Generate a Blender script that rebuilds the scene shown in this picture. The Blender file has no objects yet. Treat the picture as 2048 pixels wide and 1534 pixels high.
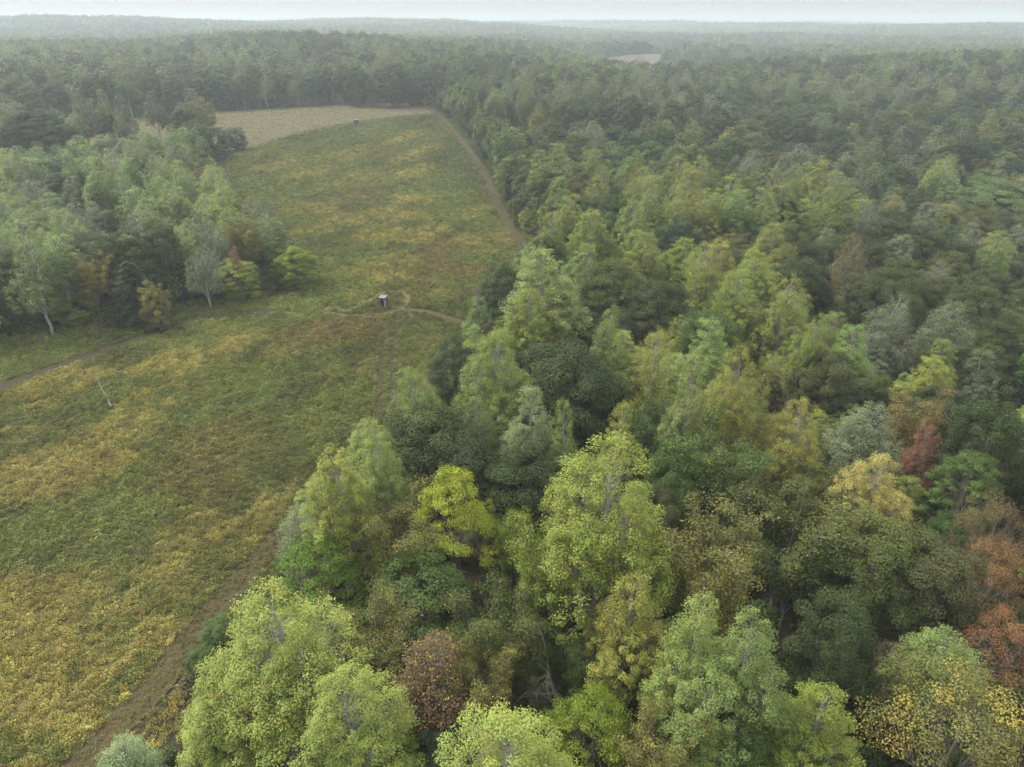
import bpy, math, random
import numpy as np
from mathutils import Vector

scene = bpy.context.scene
COL = scene.collection

# ------------------------------------------------------------------ camera, sky, sun, exposure
CAM_H = 52.0
PITCH = 26.93          # degrees below the horizon
FPX = 1421.0           # focal length in pixels of a 2048 wide frame

def S(t):
    t = np.clip(t, 0.0, 1.0)
    return t * t * (3.0 - 2.0 * t)

def hgt(x, y):
    """ground height in metres"""
    x = np.asarray(x, float); y = np.asarray(y, float)
    d = np.hypot(x, y)
    rise = 8.0 * S((y - 160.0) / 260.0) * S((140.0 - x) / 160.0)
    wav = (np.sin(x / 61.0 + 1.3) * np.cos(y / 83.0 + 0.5) + 0.7 * np.sin((x + 0.6 * y) / 47.0 + 2.0)
           + 0.9 * np.sin((0.7 * x - y) / 131.0))
    z = rise + 0.5 * wav * S((d - 60.0) / 200.0) + 1.8 * wav * S((d - 450.0) / 500.0)
    z -= 10.0 * np.exp(-((x - 105.0 - 0.16 * y) / 50.0) ** 2) * S((d - 40.0) / 80.0) * S((520.0 - y) / 300.0)
    z += 17.0 * np.exp(-((x + 230.0) / 300.0) ** 2 - ((y - 860.0) / 240.0) ** 2)
    z += 16.0 * np.exp(-((x - 420.0) / 200.0) ** 2 - ((y - 600.0) / 160.0) ** 2)
    far = S((d - 1200.0) / 1300.0)
    z += far * (21.0 + 15.0 * np.sin(x / 410.0 + 0.4) * np.sin(y / 520.0 + x / 900.0) + 9.0 * np.sin(x / 230.0 + y / 310.0))
    z += 16.0 * np.exp(-((x + 1050.0) / 600.0) ** 2 - ((y - 2100.0) / 350.0) ** 2)
    z -= 9.0 * np.exp(-((x - 150.0) / 190.0) ** 2 - ((y - 860.0) / 170.0) ** 2)
    z += 10.0 * np.exp(-((x - 230.0) / 200.0) ** 2 - ((y - 1150.0) / 90.0) ** 2)
    return z


cam_data = bpy.data.cameras.new("camera")
cam = bpy.data.objects.new("camera", cam_data)
COL.objects.link(cam)
cam_data.sensor_width = 36.0
cam_data.lens = 36.0 * FPX / 2048.0
cam_data.clip_start = 0.5
cam_data.clip_end = 12000.0
cam.location = (0.0, 0.0, CAM_H)
cam.rotation_euler = (math.radians(90.0 - PITCH), 0.0, 0.0)
scene.camera = cam

SUN_EL, SUN_AZ = 52.0, -62.0     # degrees: height, and compass turn from +Y (negative = towards -X)
world = bpy.data.worlds.new("World")
scene.world = world
world.use_nodes = True
wn, wl = world.node_tree.nodes, world.node_tree.links
wn.clear()
sky = wn.new("ShaderNodeTexSky")
sky.sky_type = 'NISHITA'
sky.sun_disc = False
sky.sun_elevation = math.radians(SUN_EL)
sky.sun_rotation = math.radians(SUN_AZ)
sky.air_density = 1.0
sky.dust_density = 4.0
sky.ozone_density = 1.0
hsv = wn.new("ShaderNodeHueSaturation")          # an overcast sky: nearly colourless
hsv.inputs["Saturation"].default_value = 0.10
hsv.inputs["Value"].default_value = 1.0
bg = wn.new("ShaderNodeBackground")
bg.inputs["Strength"].default_value = 0.15
wo = wn.new("ShaderNodeOutputWorld")
# standard overcast sky: brightest overhead, dimmer towards the horizon all round
tc = wn.new("ShaderNodeTexCoord")
sz = wn.new("ShaderNodeSeparateXYZ"); wl.new(tc.outputs["Generated"], sz.inputs[0])
zc_ = wn.new("ShaderNodeMath"); zc_.operation = 'MAXIMUM'; zc_.inputs[1].default_value = 0.0; wl.new(sz.outputs["Z"], zc_.inputs[0])
oc = wn.new("ShaderNodeMath"); oc.operation = 'MULTIPLY_ADD'; oc.inputs[1].default_value = 4.3; oc.inputs[2].default_value = 1.75; wl.new(zc_.outputs[0], oc.inputs[0])
oct_ = wn.new("ShaderNodeMix"); oct_.data_type = 'RGBA'; oct_.blend_type = 'MULTIPLY'; oct_.inputs[0].default_value = 1.0
oct_.inputs[6].default_value = (0.985, 1.0, 1.012, 1); wl.new(oc.outputs[0], oct_.inputs[7])
wm = wn.new("ShaderNodeMix"); wm.data_type = 'RGBA'; wm.inputs[0].default_value = 0.8
wl.new(sky.outputs[0], hsv.inputs["Color"])
wl.new(hsv.outputs[0], wm.inputs[6]); wl.new(oct_.outputs[2], wm.inputs[7])
wl.new(wm.outputs[2], bg.inputs["Color"])
wl.new(bg.outputs[0], wo.inputs["Surface"])

sun_data = bpy.data.lights.new("sun", 'SUN')
sun_data.energy = 1.5
sun_data.angle = math.radians(12.0)
sun_data.color = (1.0, 0.98, 0.95)
sun = bpy.data.objects.new("sun", sun_data)
COL.objects.link(sun)
sd = Vector((math.cos(math.radians(SUN_EL)) * math.sin(math.radians(SUN_AZ)),
             math.cos(math.radians(SUN_EL)) * math.cos(math.radians(SUN_AZ)), math.sin(math.radians(SUN_EL))))
sun.rotation_euler = (-sd).to_track_quat('-Z', 'Y').to_euler()
sun.location = (0, 0, 120)

scene.view_settings.view_transform = 'Standard'
scene.view_settings.look = 'None'
scene.view_settings.gamma = 1.0
scene.view_settings.use_curve_mapping = False
scene.view_settings.exposure = 1.36

scene.render.engine = 'CYCLES'
cy = scene.cycles
cy.use_denoising = True
cy.denoiser = 'OPENIMAGEDENOISE'
cy.denoising_input_passes = 'RGB_ALBEDO_NORMAL'
cy.denoising_prefilter = 'NONE'
cy.use_adaptive_sampling = True
cy.adaptive_threshold = 0.03
cy.adaptive_min_samples = 48
cy.max_bounces = 4
cy.diffuse_bounces = 2
cy.glossy_bounces = 1
cy.transmission_bounces = 2
cy.volume_bounces = 2
cy.transparent_max_bounces = 4
cy.caustics_reflective = False
cy.caustics_refractive = False
cy.sample_clamp_indirect = 4.0

# ------------------------------------------------------------------ helpers
rng = np.random.default_rng(11)

def tag(o, label=None, cat=None, group=None, kind=None):
    if label: o["label"] = label
    if cat: o["category"] = cat
    if group: o["group"] = group
    if kind: o["kind"] = kind
    return o

def obj(name, mesh, parent=None):
    o = bpy.data.objects.new(name, mesh)
    COL.objects.link(o)
    if parent is not None: o.parent = parent
    return o

def mesh_from(name, V, F, mats=(), midx=None, smooth=False):
    me = bpy.data.meshes.new(name)
    V = np.asarray(V, np.float32)
    if isinstance(F, np.ndarray):
        n, k = F.shape
        me.vertices.add(len(V)); me.vertices.foreach_set("co", V.ravel())
        me.loops.add(n * k); me.loops.foreach_set("vertex_index", F.ravel().astype(np.int32))
        me.polygons.add(n)
        me.polygons.foreach_set("loop_start", np.arange(0, n * k, k, dtype=np.int32))
        me.update(calc_edges=True)
    else:
        me.from_pydata(V.tolist(), [], F)
    for m in mats: me.materials.append(m)
    if midx is not None: me.polygons.foreach_set("material_index", np.asarray(midx, np.int32))
    if smooth: me.polygons.foreach_set("use_smooth", np.ones(len(me.polygons), bool))
    return me

def add_attr(me, name, data, domain, typ='FLOAT_COLOR'):
    a = me.attributes.new(name, typ, domain)
    key = {'FLOAT_COLOR': 'color', 'FLOAT': 'value', 'INT': 'value', 'FLOAT_VECTOR': 'vector'}[typ]
    a.data.foreach_set(key, np.ascontiguousarray(data).ravel())

def vnoise(x, y, seed=0):
    xi = np.floor(x).astype(np.int64); yi = np.floor(y).astype(np.int64)
    fx = x - xi; fy = y - yi
    fx = fx * fx * (3 - 2 * fx); fy = fy * fy * (3 - 2 * fy)
    def hsh(a, b):
        n = (a * 374761393 + b * 668265263 + seed * 1442695041) & 0x7fffffff
        n = ((n ^ (n >> 13)) * 1274126177) & 0x7fffffff
        return ((n ^ (n >> 16)) & 0xffff) / 65535.0
    return ((hsh(xi, yi) * (1 - fx) + hsh(xi + 1, yi) * fx) * (1 - fy)
            + (hsh(xi, yi + 1) * (1 - fx) + hsh(xi + 1, yi + 1) * fx) * fy)

def fbm(x, y, seed=0, octaves=4):
    s = 0; a = 1.0; t = 0
    for k in range(octaves):
        s = s + a * vnoise(x * 2 ** k + 17 * k, y * 2 ** k - 9 * k, seed + k); t += a; a *= 0.55
    return s / t

def inside(poly, x, y):
    x = np.asarray(x, float); y = np.asarray(y, float)
    r = np.zeros(x.shape, bool)
    n = len(poly)
    for i in range(n):
        x0, y0 = poly[i]; x1, y1 = poly[(i + 1) % n]
        c = ((y0 > y) != (y1 > y)) & (x < (x1 - x0) * (y - y0) / (y1 - y0 + 1e-12) + x0)
        r ^= c
    return r

def dist_line(pts, x, y):
    x = np.asarray(x, float); y = np.asarray(y, float)
    best = np.full(x.shape, 1e9)
    for (x0, y0), (x1, y1) in zip(pts[:-1], pts[1:]):
        dx, dy = x1 - x0, y1 - y0
        t = np.clip(((x - x0) * dx + (y - y0) * dy) / (dx * dx + dy * dy), 0, 1)
        best = np.minimum(best, np.hypot(x - x0 - t * dx, y - y0 - t * dy))
    return best

def smooth_line(pts, step=2.0):
    P = np.array(pts, float)
    P = np.vstack([2 * P[0] - P[1], P, 2 * P[-1] - P[-2]])
    out = []
    for i in range(1, len(P) - 2):
        n = max(2, int(np.hypot(*(P[i + 1] - P[i])) / step))
        for k in range(n):
            t = k / n
            out.append(0.5 * ((2 * P[i]) + (-P[i - 1] + P[i + 1]) * t + (2 * P[i - 1] - 5 * P[i] + 4 * P[i + 1] - P[i + 2]) * t * t
                              + (-P[i - 1] + 3 * P[i] - 3 * P[i + 1] + P[i + 2]) * t ** 3))
    out.append(P[-2])
    return [tuple(p) for p in out]

# ------------------------------------------------------------------ materials
def new_mat(name):
    m = bpy.data.materials.new(name)
    m.use_nodes = True
    m.node_tree.nodes.clear()
    return m, m.node_tree.nodes, m.node_tree.links

def math_node(N, L, op, a, b=None, clamp=False):
    n = N.new("ShaderNodeMath"); n.operation = op; n.use_clamp = clamp
    for i, v in enumerate((a, b)):
        if v is None: continue
        if isinstance(v, (int, float)): n.inputs[i].default_value = v
        else: L.new(v, n.inputs[i])
    return n.outputs[0]

def mix_col(N, L, fac, a, b, blend='MIX'):
    n = N.new("ShaderNodeMix"); n.data_type = 'RGBA'; n.blend_type = blend
    for s, v in ((n.inputs[0], fac), (n.inputs[6], a), (n.inputs[7], b)):
        if isinstance(v, (int, float)): s.default_value = v
        elif isinstance(v, tuple): s.default_value = v if len(v) == 4 else (*v, 1)
        else: L.new(v, s)
    return n.outputs[2]

def noise_node(N, L, scale, detail=4, rough=0.6, coord=None, out=0):
    n = N.new("ShaderNodeTexNoise"); n.inputs["Scale"].default_value = scale
    n.inputs["Detail"].default_value = detail; n.inputs["Roughness"].default_value = rough
    if coord is not None: L.new(coord, n.inputs["Vector"])
    return n.outputs[out]

def leaf_mat(name, source, tips=(0.9, 0.95, 0.62), trans=0.15):
    """leaf colour = the tree's own tint, varied leaf by leaf; some leaves have turned yellow-orange"""
    m, N, L = new_mat(name)
    at = N.new("ShaderNodeAttribute"); at.attribute_name = "leaf"; at.attribute_type = 'GEOMETRY'
    sep = N.new("ShaderNodeSeparateColor"); L.new(at.outputs["Color"], sep.inputs[0])
    if source == 'OBJECT':
        oi = N.new("ShaderNodeObjectInfo"); tint, spot = oi.outputs["Color"], oi.outputs["Alpha"]
    else:
        ia = N.new("ShaderNodeAttribute"); ia.attribute_name = "tint"; ia.attribute_type = 'INSTANCER'
        tint, spot = ia.outputs["Color"], ia.outputs["Alpha"]
    br = math_node(N, L, 'MULTIPLY_ADD', sep.outputs[0], 0.85); br.node.inputs[2].default_value = 0.58
    col = mix_col(N, L, 1.0, tint, br, 'MULTIPLY')
    warm = mix_col(N, L, 1.0, tint, (1.15, 1.0, 0.85), 'MULTIPLY')
    wf = math_node(N, L, 'MULTIPLY', sep.outputs[2], 0.35)
    col = mix_col(N, L, wf, col, warm)
    thr = math_node(N, L, 'SUBTRACT', 1.0, spot)
    isspot = math_node(N, L, 'GREATER_THAN', sep.outputs[1], thr)
    spotcol = mix_col(N, L, sep.outputs[0], (0.31, 0.22, 0.035), (0.41, 0.34, 0.075))
    col = mix_col(N, L, isspot, col, spotcol)
    p = N.new("ShaderNodeBsdfPrincipled")
    p.inputs["Roughness"].default_value = 0.55
    p.inputs["Specular IOR Level"].default_value = 0.18
    L.new(col, p.inputs["Base Color"])
    t = N.new("ShaderNodeBsdfTranslucent")
    tc = mix_col(N, L, 1.0, col, (1.1, 1.15, 0.6), 'MULTIPLY')
    L.new(tc, t.inputs["Color"])
    mx = N.new("ShaderNodeMixShader"); mx.inputs[0].default_value = trans
    L.new(p.outputs[0], mx.inputs[1]); L.new(t.outputs[0], mx.inputs[2])
    o = N.new("ShaderNodeOutputMaterial"); L.new(mx.outputs[0], o.inputs["Surface"])
    return m

def bark_mat(name, a, b):
    m, N, L = new_mat(name)
    g = N.new("ShaderNodeTexCoord").outputs["Object"]
    mp = N.new("ShaderNodeMapping"); mp.inputs["Scale"].default_value = (3, 3, 0.7); L.new(g, mp.inputs[0])
    n = noise_node(N, L, 1.6, 5, 0.7, mp.outputs[0])
    r = N.new("ShaderNodeValToRGB"); r.color_ramp.elements[0].position = 0.35; r.color_ramp.elements[1].position = 0.65
    r.color_ramp.elements[0].color = (*a, 1); r.color_ramp.elements[1].color = (*b, 1); L.new(n, r.inputs[0])
    p = N.new("ShaderNodeBsdfPrincipled"); p.inputs["Roughness"].default_value = 0.85
    p.inputs["Specular IOR Level"].default_value = 0.2
    L.new(r.outputs[0], p.inputs["Base Color"])
    o = N.new("ShaderNodeOutputMaterial"); L.new(p.outputs[0], o.inputs["Surface"])
    return m

M_LEAF = leaf_mat("leaf", 'OBJECT')
M_LEAF_I = leaf_mat("leaf_mass", 'INSTANCER')
M_BARK_PALE = bark_mat("pale_bark", (0.20, 0.19, 0.165), (0.36, 0.345, 0.31))
M_BARK = bark_mat("grey_brown_bark", (0.10, 0.085, 0.07), (0.20, 0.18, 0.15))
M_BARK_DEAD = bark_mat("weathered_wood", (0.13, 0.122, 0.11), (0.25, 0.24, 0.22))

def ground_mat(name, cols, scales, bump=0.3, attr=None, stretch=None):
    """cols: three colours mixed by two noises in world space; attr: a colour attribute multiplied in instead"""
    m, N, L = new_mat(name)
    g = N.new("ShaderNodeNewGeometry").outputs["Position"]
    if stretch:
        mp = N.new("ShaderNodeMapping"); mp.inputs["Scale"].default_value = stretch; mp.inputs["Rotation"].default_value = (0, 0, 0.42); L.new(g, mp.inputs[0]); g = mp.outputs[0]
    n1 = noise_node(N, L, scales[0], 5, 0.6, g)
    n2 = noise_node(N, L, scales[1], 5, 0.7, g)
    def ramp(v, lo, hi):
        n = N.new("ShaderNodeMapRange"); n.inputs[1].default_value = lo; n.inputs[2].default_value = hi; L.new(v, n.inputs[0]); return n.outputs[0]
    if attr:
        a = N.new("ShaderNodeAttribute"); a.attribute_name = attr
        base = a.outputs["Color"]
        c = mix_col(N, L, math_node(N, L, 'MULTIPLY', ramp(n1, .35, .7), 0.6), base, cols[1])
        c = mix_col(N, L, math_node(N, L, 'MULTIPLY', ramp(n2, .4, .7), 0.6), c, cols[2])
    else:
        c = mix_col(N, L, ramp(n1, .35, .65), cols[0], cols[1])
        c = mix_col(N, L, math_node(N, L, 'MULTIPLY', ramp(n2, .42, .68), 0.8), c, cols[2])
    p = N.new("ShaderNodeBsdfPrincipled"); p.inputs["Roughness"].default_value = 0.95
    p.inputs["Specular IOR Level"].default_value = 0.1
    L.new(c, p.inputs["Base Color"])
    b = N.new("ShaderNodeBump"); b.inputs["Strength"].default_value = bump; b.inputs["Distance"].default_value = 0.2
    L.new(n2, b.inputs["Height"]); L.new(b.outputs[0], p.inputs["Normal"])
    o = N.new("ShaderNodeOutputMaterial"); L.new(p.outputs[0], o.inputs["Surface"])
    return m

M_FLOOR = ground_mat("forest_floor", ((0.045, 0.036, 0.022), (0.075, 0.055, 0.032), (0.035, 0.045, 0.018)), (0.15, 1.3))
M_FIELD = ground_mat("crop_soil", (None, (0.11, 0.095, 0.045), (0.045, 0.05, 0.02)), (0.6, 2.2), 0.6, "tint")
M_HAY = ground_mat("mown_hay", ((0.108, 0.09, 0.044), (0.08, 0.08, 0.035), (0.135, 0.108, 0.056)), (0.5, 1.1), 0.3, None, (0.05, 0.55, 1.0))
M_STRIP = ground_mat("mown_strip", ((0.066, 0.052, 0.028), (0.06, 0.058, 0.025), (0.092, 0.068, 0.038)), (0.35, 1.9), 0.5)
M_TRAIL = ground_mat("bare_trail", ((0.042, 0.036, 0.021), (0.058, 0.047, 0.028), (0.045, 0.043, 0.02)), (0.5, 3.0), 0.5)
M_STUBBLE = ground_mat("flattened_weeds", ((0.125, 0.102, 0.045), (0.09, 0.085, 0.034), (0.155, 0.118, 0.06)), (0.5, 3.0), 0.5)
M_TAN = ground_mat("far_stubble", ((0.105, 0.084, 0.054), (0.09, 0.075, 0.045), (0.12, 0.095, 0.06)), (0.02, 0.2))

# ------------------------------------------------------------------ ground plan (metres; the drone hovers over the origin)
RSTRIP = [(-60.0, 470.0), (-52.2, 446.0), (-35.6, 385.9), (-20.3, 320.3), (-11.1, 275.9), (-6.7, 247.0), (-1.8, 210.3), (3.1, 181.6),
          (3.6, 160.0), (-0.5, 140.0), (-7.0, 122.0), (-13.0, 104.0), (-19.0, 84.0), (-24.0, 70.0), (-27.1, 60.9), (-29.0, 54.1), (-30.6, 47.1),
          (-32.5, 39.8), (-34.5, 35.0), (-39.0, 24.0), (-44.0, 10.0)]
LSTRIP = [(-118.0, 300.0), (-114.5, 288.0), (-104.5, 263.7), (-95.7, 242.6), (-87.4, 224.1), (-76.0, 205.0), (-62.0, 186.0), (-52.5, 168.0),
          (-47.2, 157.5), (-46.6, 150.5), (-50.5, 143.0)]
TRAIL = [(-100.0, 82.0), (-88.0, 95.0), (-81.6, 100.6), (-76.2, 109.4), (-70.1, 117.8), (-66.5, 124.2), (-61.8, 129.4), (-55.9, 132.2), (-49.0, 134.0)]
RING = [(-37.0, 137.5), (-33.7, 135.0), (-31.0, 138.6), (-29.5, 142.6), (-27.4, 146.8), (-24.2, 147.2), (-22.2, 143.4), (-22.3, 138.2), (-24.0, 134.4),
        (-28.0, 133.0), (-33.0, 132.4), (-38.0, 134.6), (-37.0, 137.5)]
LINK = [(-24.5, 134.6), (-22.0, 135.6), (-18.5, 135.2), (-14.4, 132.5), (-10.0, 129.0), (-4.0, 125.0)]
WHEEL = [(-19.0, 92.0), (-19.7, 98.4), (-21.2, 107.5), (-22.3, 115.7), (-22.6, 123.9), (-21.6, 130.3), (-19.0, 134.4)]
BACK_NEAR = [(-118.0, 298.0), (-108.0, 318.0), (-99.8, 345.0), (-82.1, 374.0), (-60.0, 395.0), (-41.0, 403.0)]
LEFT_FRONT = [(-150.0, 92.0), (-120.0, 104.0), (-95.7, 118.8), (-81.5, 130.0), (-66.5, 140.5), (-53.0, 147.0)]
# open ground: the crop field, the hay field behind it, two far fields
r_edge = smooth_line(RSTRIP)
l_edge = smooth_line(LSTRIP)
CROP = ([(p[0], p[1]) for p in r_edge if p[1] < 403.0] + [(-120.0, 10.0), (-170.0, 60.0), (-150.0, 86.0)] + LEFT_FRONT[1:]
        + [(-50.5, 143.0), (-46.6, 150.5), (-47.2, 157.5), (-52.5, 168.0), (-62.0, 186.0), (-76.0, 205.0), (-87.4, 224.1), (-95.7, 242.6), (-104.5, 263.7), (-114.5, 288.0)]
        + BACK_NEAR)
HAY = BACK_NEAR + [(-36.0, 392.0), (-52.0, 452.0), (-66.0, 456.0), (-90.0, 449.0), (-128.0, 437.0), (-164.0, 417.0), (-188.0, 391.0), (-219.0, 377.0), (-262.0, 360.0),
                   (-262.0, 318.0), (-200.0, 315.0), (-165.0, 305.0), (-140.0, 312.0)]
FARFIELD = [(95.0, 1035.0), (190.0, 1030.0), (330.0, 1270.0), (345.0, 1420.0), (270.0, 1330.0), (180.0, 1150.0), (110.0, 1110.0)]
CLEAR = [(58.0, 121.0, 4.5), (67.0, 126.0, 4.5), (24.0, 43.0, 2.6), (20.5, 41.0, 3.0), (110.0, 238.0, 6.0), (92.0, 226.0, 6.0)]
GAP_LINES = [[(60.0, 250.0), (100.0, 236.0), (150.0, 232.0)], [(58.0, 178.0), (80.0, 150.0), (80.0, 120.0)]]

def open_ground(x, y, pad=0.0):
    r = inside(CROP, x, y) | inside(HAY, x, y) | inside(FARFIELD, x, y)
    r |= dist_line(r_edge, x, y) < 2.6 + pad
    r |= (dist_line(l_edge, x, y) < 2.0 + pad)
    return r

# ---- crop colours: patches of yellowed, green and rusty growth
YELLOW = [
    (-40.6, 45.9, 13, 9, 1), (-46.7, 50.7, 8, 6, 0.9), (-32.4, 40.2, 6, 8, 1), (-40.9, 39.8, 8, 8, 1), (-39.6, 52.0, 3, 5, 0.8), (-33.9, 66.1, 5, 4, 0.7), (-37.3, 59.3, 3, 4, 0.6), (-29.5, 67.0, 4, 5, 0.6), (-57.6, 78.6, 6, 5, 0.9), (-56.1, 87.7, 5, 6, 0.95), (-61.5, 75.2, 6, 4, 0.9), (-69.6, 86.3, 4, 3, 0.4), (-55.7, 111.4, 6, 6, 0.95), (-58.3, 107.4, 5, 5, 0.9), (-52.0, 117.9, 4, 5, 0.8), (-72.2, 103.7, 5, 5, 0.85), (-75.5, 98.4, 5, 4, 0.8), (-56.0, 96.8, 4, 5, 0.6), (-27.8, 155.3, 4, 4, 0.8), (-33.7, 162.8, 5, 5, 0.6), (-27.8, 171.0, 5, 6, 0.6), (-24.1, 194.0, 5, 9, 0.85), (-36.5, 193.7, 6, 8, 0.6), (-35.4, 215.0, 8, 8, 0.75), (-47.8, 208.9, 8, 8, 0.6), (-62.3, 219.6, 8, 7, 0.5), (-8.7, 189.4, 6, 8, 0.6), (-4.5, 184.7, 4, 6, 0.6), (-31.6, 233.2, 6, 6, 0.7), (-75.6, 265.7, 6, 12, 0.6), (-39.6, 300.9, 5, 18, 0.8), (-36.1, 271.5, 5, 12, 0.7), (-46.1, 336.6, 5, 14, 0.6), (-68.0, 300.1, 7, 14, 0.5), (-89.0, 281.0, 7, 14, 0.4), (-105.9, 297.9, 6, 10, 0.3), (-54.1, 198.1, 7, 7, 0.4), (-32.1, 141.8, 3, 3, 0.3), (-49.0, 122.6, 6, 4, 0.4), (-39.3, 117.9, 6, 4, 0.3), (-54.3, 259.4, 9, 14, 0.35), (-12.8, 215.7, 5, 8, 0.4)
]
RUST = [
    (-31.8, 125.1, 7, 6, 0.7), (-39.0, 120.2, 6, 5, 0.5), (-17.4, 179.9, 6, 7, 0.8), (-19.9, 167.0, 7, 6, 0.7), (-23.8, 159.0, 6, 6, 0.5), (-11.1, 161.1, 5, 6, 0.6), (-26.0, 130.3, 5, 4, 0.3), (-41.5, 84.9, 6, 6, 0.4), (-57.6, 75.2, 5, 5, 0.5), (-79.5, 127.4, 7, 4, 0.3), (-52.5, 232.3, 10, 16, 0.4), (-55.4, 310.1, 10, 16, 0.4), (-40.2, 76.3, 6, 6, 0.5), (-49.5, 55.5, 5, 5, 0.4), (-19.8, 145.1, 8, 5, 0.3)
]
def crop_tint(x, y, seed=3):
    x = np.asarray(x, float); y = np.asarray(y, float)
    u = 0.94 * x - 0.33 * y; v = 0.33 * x + 0.94 * y
    wx = x + 5 * (fbm(x / 7, y / 7, 31) - .5) + 2.5 * (fbm(x / 2.2, y / 2.2, 35) - .5); wy = y + 9 * (fbm(x / 7, y / 7, 41) - .5) + 3 * (fbm(x / 2.2, y / 2.2, 45) - .5)
    n = fbm(u / 9, v / 26, seed) * 0.55 + fbm(x / 3.0, y / 5.0, seed + 9) * 0.45
    ye = np.zeros(x.shape); ru = np.zeros(x.shape)
    for (cx, cy_, rx, ry, s) in YELLOW:
        du = 0.94 * (wx - cx) - 0.33 * (wy - cy_); dv = 0.33 * (wx - cx) + 0.94 * (wy - cy_)
        ye = np.maximum(ye, s * S(1.55 - np.hypot(du / rx, dv / ry)))
    for (cx, cy_, rx, ry, s) in RUST:
        du = 0.94 * (wx - cx) - 0.33 * (wy - cy_); dv = 0.33 * (wx - cx) + 0.94 * (wy - cy_)
        ru = np.maximum(ru, s * S(1.5 - np.hypot(du / rx, dv / ry)))
    nf = fbm(x / 1.6, y / 2.2, seed + 60, 3)
    yel = np.clip(ye * (0.12 + 1.6 * n) + 1.5 * np.clip(n - 0.60, 0, 1) + ye * 3.0 * (nf - 0.5), 0, 0.88)
    gr = fbm(x / 11 + 50, y / 15, seed + 20)
    dark = np.clip((fbm(u / 8, v / 20, seed + 30) - 0.45) * 3.0, 0, 1) * (1 - yel)
    green = np.stack([0.125 + 0.065 * gr, 0.155 + 0.065 * gr, 0.04 + 0.012 * gr], -1)
    yell = np.stack([0.325 + 0.07 * gr, 0.28 + 0.06 * gr, 0.088 + 0 * gr], -1)
    rus = np.stack([0.205 + 0 * gr, 0.15 + 0 * gr, 0.055 + 0 * gr], -1)
    dk = np.stack([0.075 + 0 * gr, 0.076 + 0 * gr, 0.026 + 0 * gr], -1)
    c = green * (1 - 0.6 * dark[..., None]) + dk * 0.6 * dark[..., None]
    rr = np.clip(ru * (0.5 + n) + 1.3 * np.clip(fbm(u / 7, v / 15, 77) - 0.62, 0, 1), 0, 0.9)[..., None]
    c = c * (1 - rr) + rus * rr
    return c * (1 - yel[..., None]) + yell * yel[..., None], yel

# ------------------------------------------------------------------ ground, fields, strips, tracks
def grid_axis(parts):
    out = [parts[0][0]]
    for a, b, st in parts:
        n = int(round((b - a) / st))
        out += list(a + (b - a) * np.arange(1, n + 1) / n)
    return np.array(out)

gx = grid_axis([(-5200, -1600, 200), (-1600, -400, 40), (-400, 400, 8), (400, 1600, 40), (1600, 5200, 200)])
gy = grid_axis([(-700, -60, 64), (-60, 520, 8), (520, 1600, 24), (1600, 5600, 160)])
X, Y = np.meshgrid(gx, gy)
V = np.stack([X, Y, hgt(X, Y)], -1).reshape(-1, 3)
nx, ny = len(gx), len(gy)
ii, jj = np.meshgrid(np.arange(nx - 1), np.arange(ny - 1))
b0 = (jj * nx + ii).ravel()
F = np.stack([b0, b0 + 1, b0 + nx + 1, b0 + nx], -1)
ground = tag(obj("ground", mesh_from("ground", V, F, [M_FLOOR], smooth=True)), "dark leaf-littered forest floor under all the trees", "ground", kind="structure")

def sheet(name, poly, step, lift, mat, tint=False):
    """a draped sheet: grid cells inside the outline, edge vertices pulled onto the outline"""
    P = np.array(poly)
    ax = np.arange(P[:, 0].min() - step, P[:, 0].max() + 2 * step, step); ay = np.arange(P[:, 1].min() - step, P[:, 1].max() + 2 * step, step)
    X, Y = np.meshgrid(ax, ay); nx = len(ax)
    ii, jj = np.meshgrid(np.arange(len(ax) - 1), np.arange(len(ay) - 1))
    cin = inside(poly, ax[ii] + step / 2, ay[jj] + step / 2)
    b = (jj * nx + ii)[cin].ravel()
    F = np.stack([b, b + 1, b + nx + 1, b + nx], -1)
    used, inv = np.unique(F, return_inverse=True)
    x = X.ravel()[used]; y = Y.ravel()[used]
    out = ~inside(poly, x, y)
    cl = list(poly) + [poly[0]]
    if out.any():                                   # snap to the nearest outline point
        xo, yo = x[out], y[out]; best = np.full(xo.shape, 1e9); bx = xo.copy(); by = yo.copy()
        for (x0, y0), (x1, y1) in zip(cl[:-1], cl[1:]):
            dx, dy = x1 - x0, y1 - y0
            t = np.clip(((xo - x0) * dx + (yo - y0) * dy) / (dx * dx + dy * dy + 1e-9), 0, 1)
            px, py = x0 + t * dx, y0 + t * dy; d = np.hypot(xo - px, yo - py)
            k = d < best; best[k] = d[k]; bx[k] = px[k]; by[k] = py[k]
        x[out] = bx; y[out] = by
    me = mesh_from(name, np.stack([x, y, hgt(x, y) + lift], -1), inv.reshape(F.shape), [mat], smooth=True)
    if tint:
        c, _ = crop_tint(x, y)
        add_attr(me, "tint", np.concatenate([c * 0.42, np.ones((len(c), 1))], -1).astype(np.float32), 'POINT')
    return obj(name, me)

crop_field = tag(sheet("field", CROP, 1.6, 0.05, M_FIELD, True), "long weedy crop field of green and yellow growth between two woods", "field", kind="structure")
hay_field = tag(sheet("hay_field", HAY, 4.0, 0.10, M_HAY), "mown tan hay field behind the crop field", "field", kind="structure")
far_field = tag(sheet("far_field", FARFIELD, 12.0, 0.6, M_TAN), "pale tan clearing far off in the hazy forest", "field", kind="structure")

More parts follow.
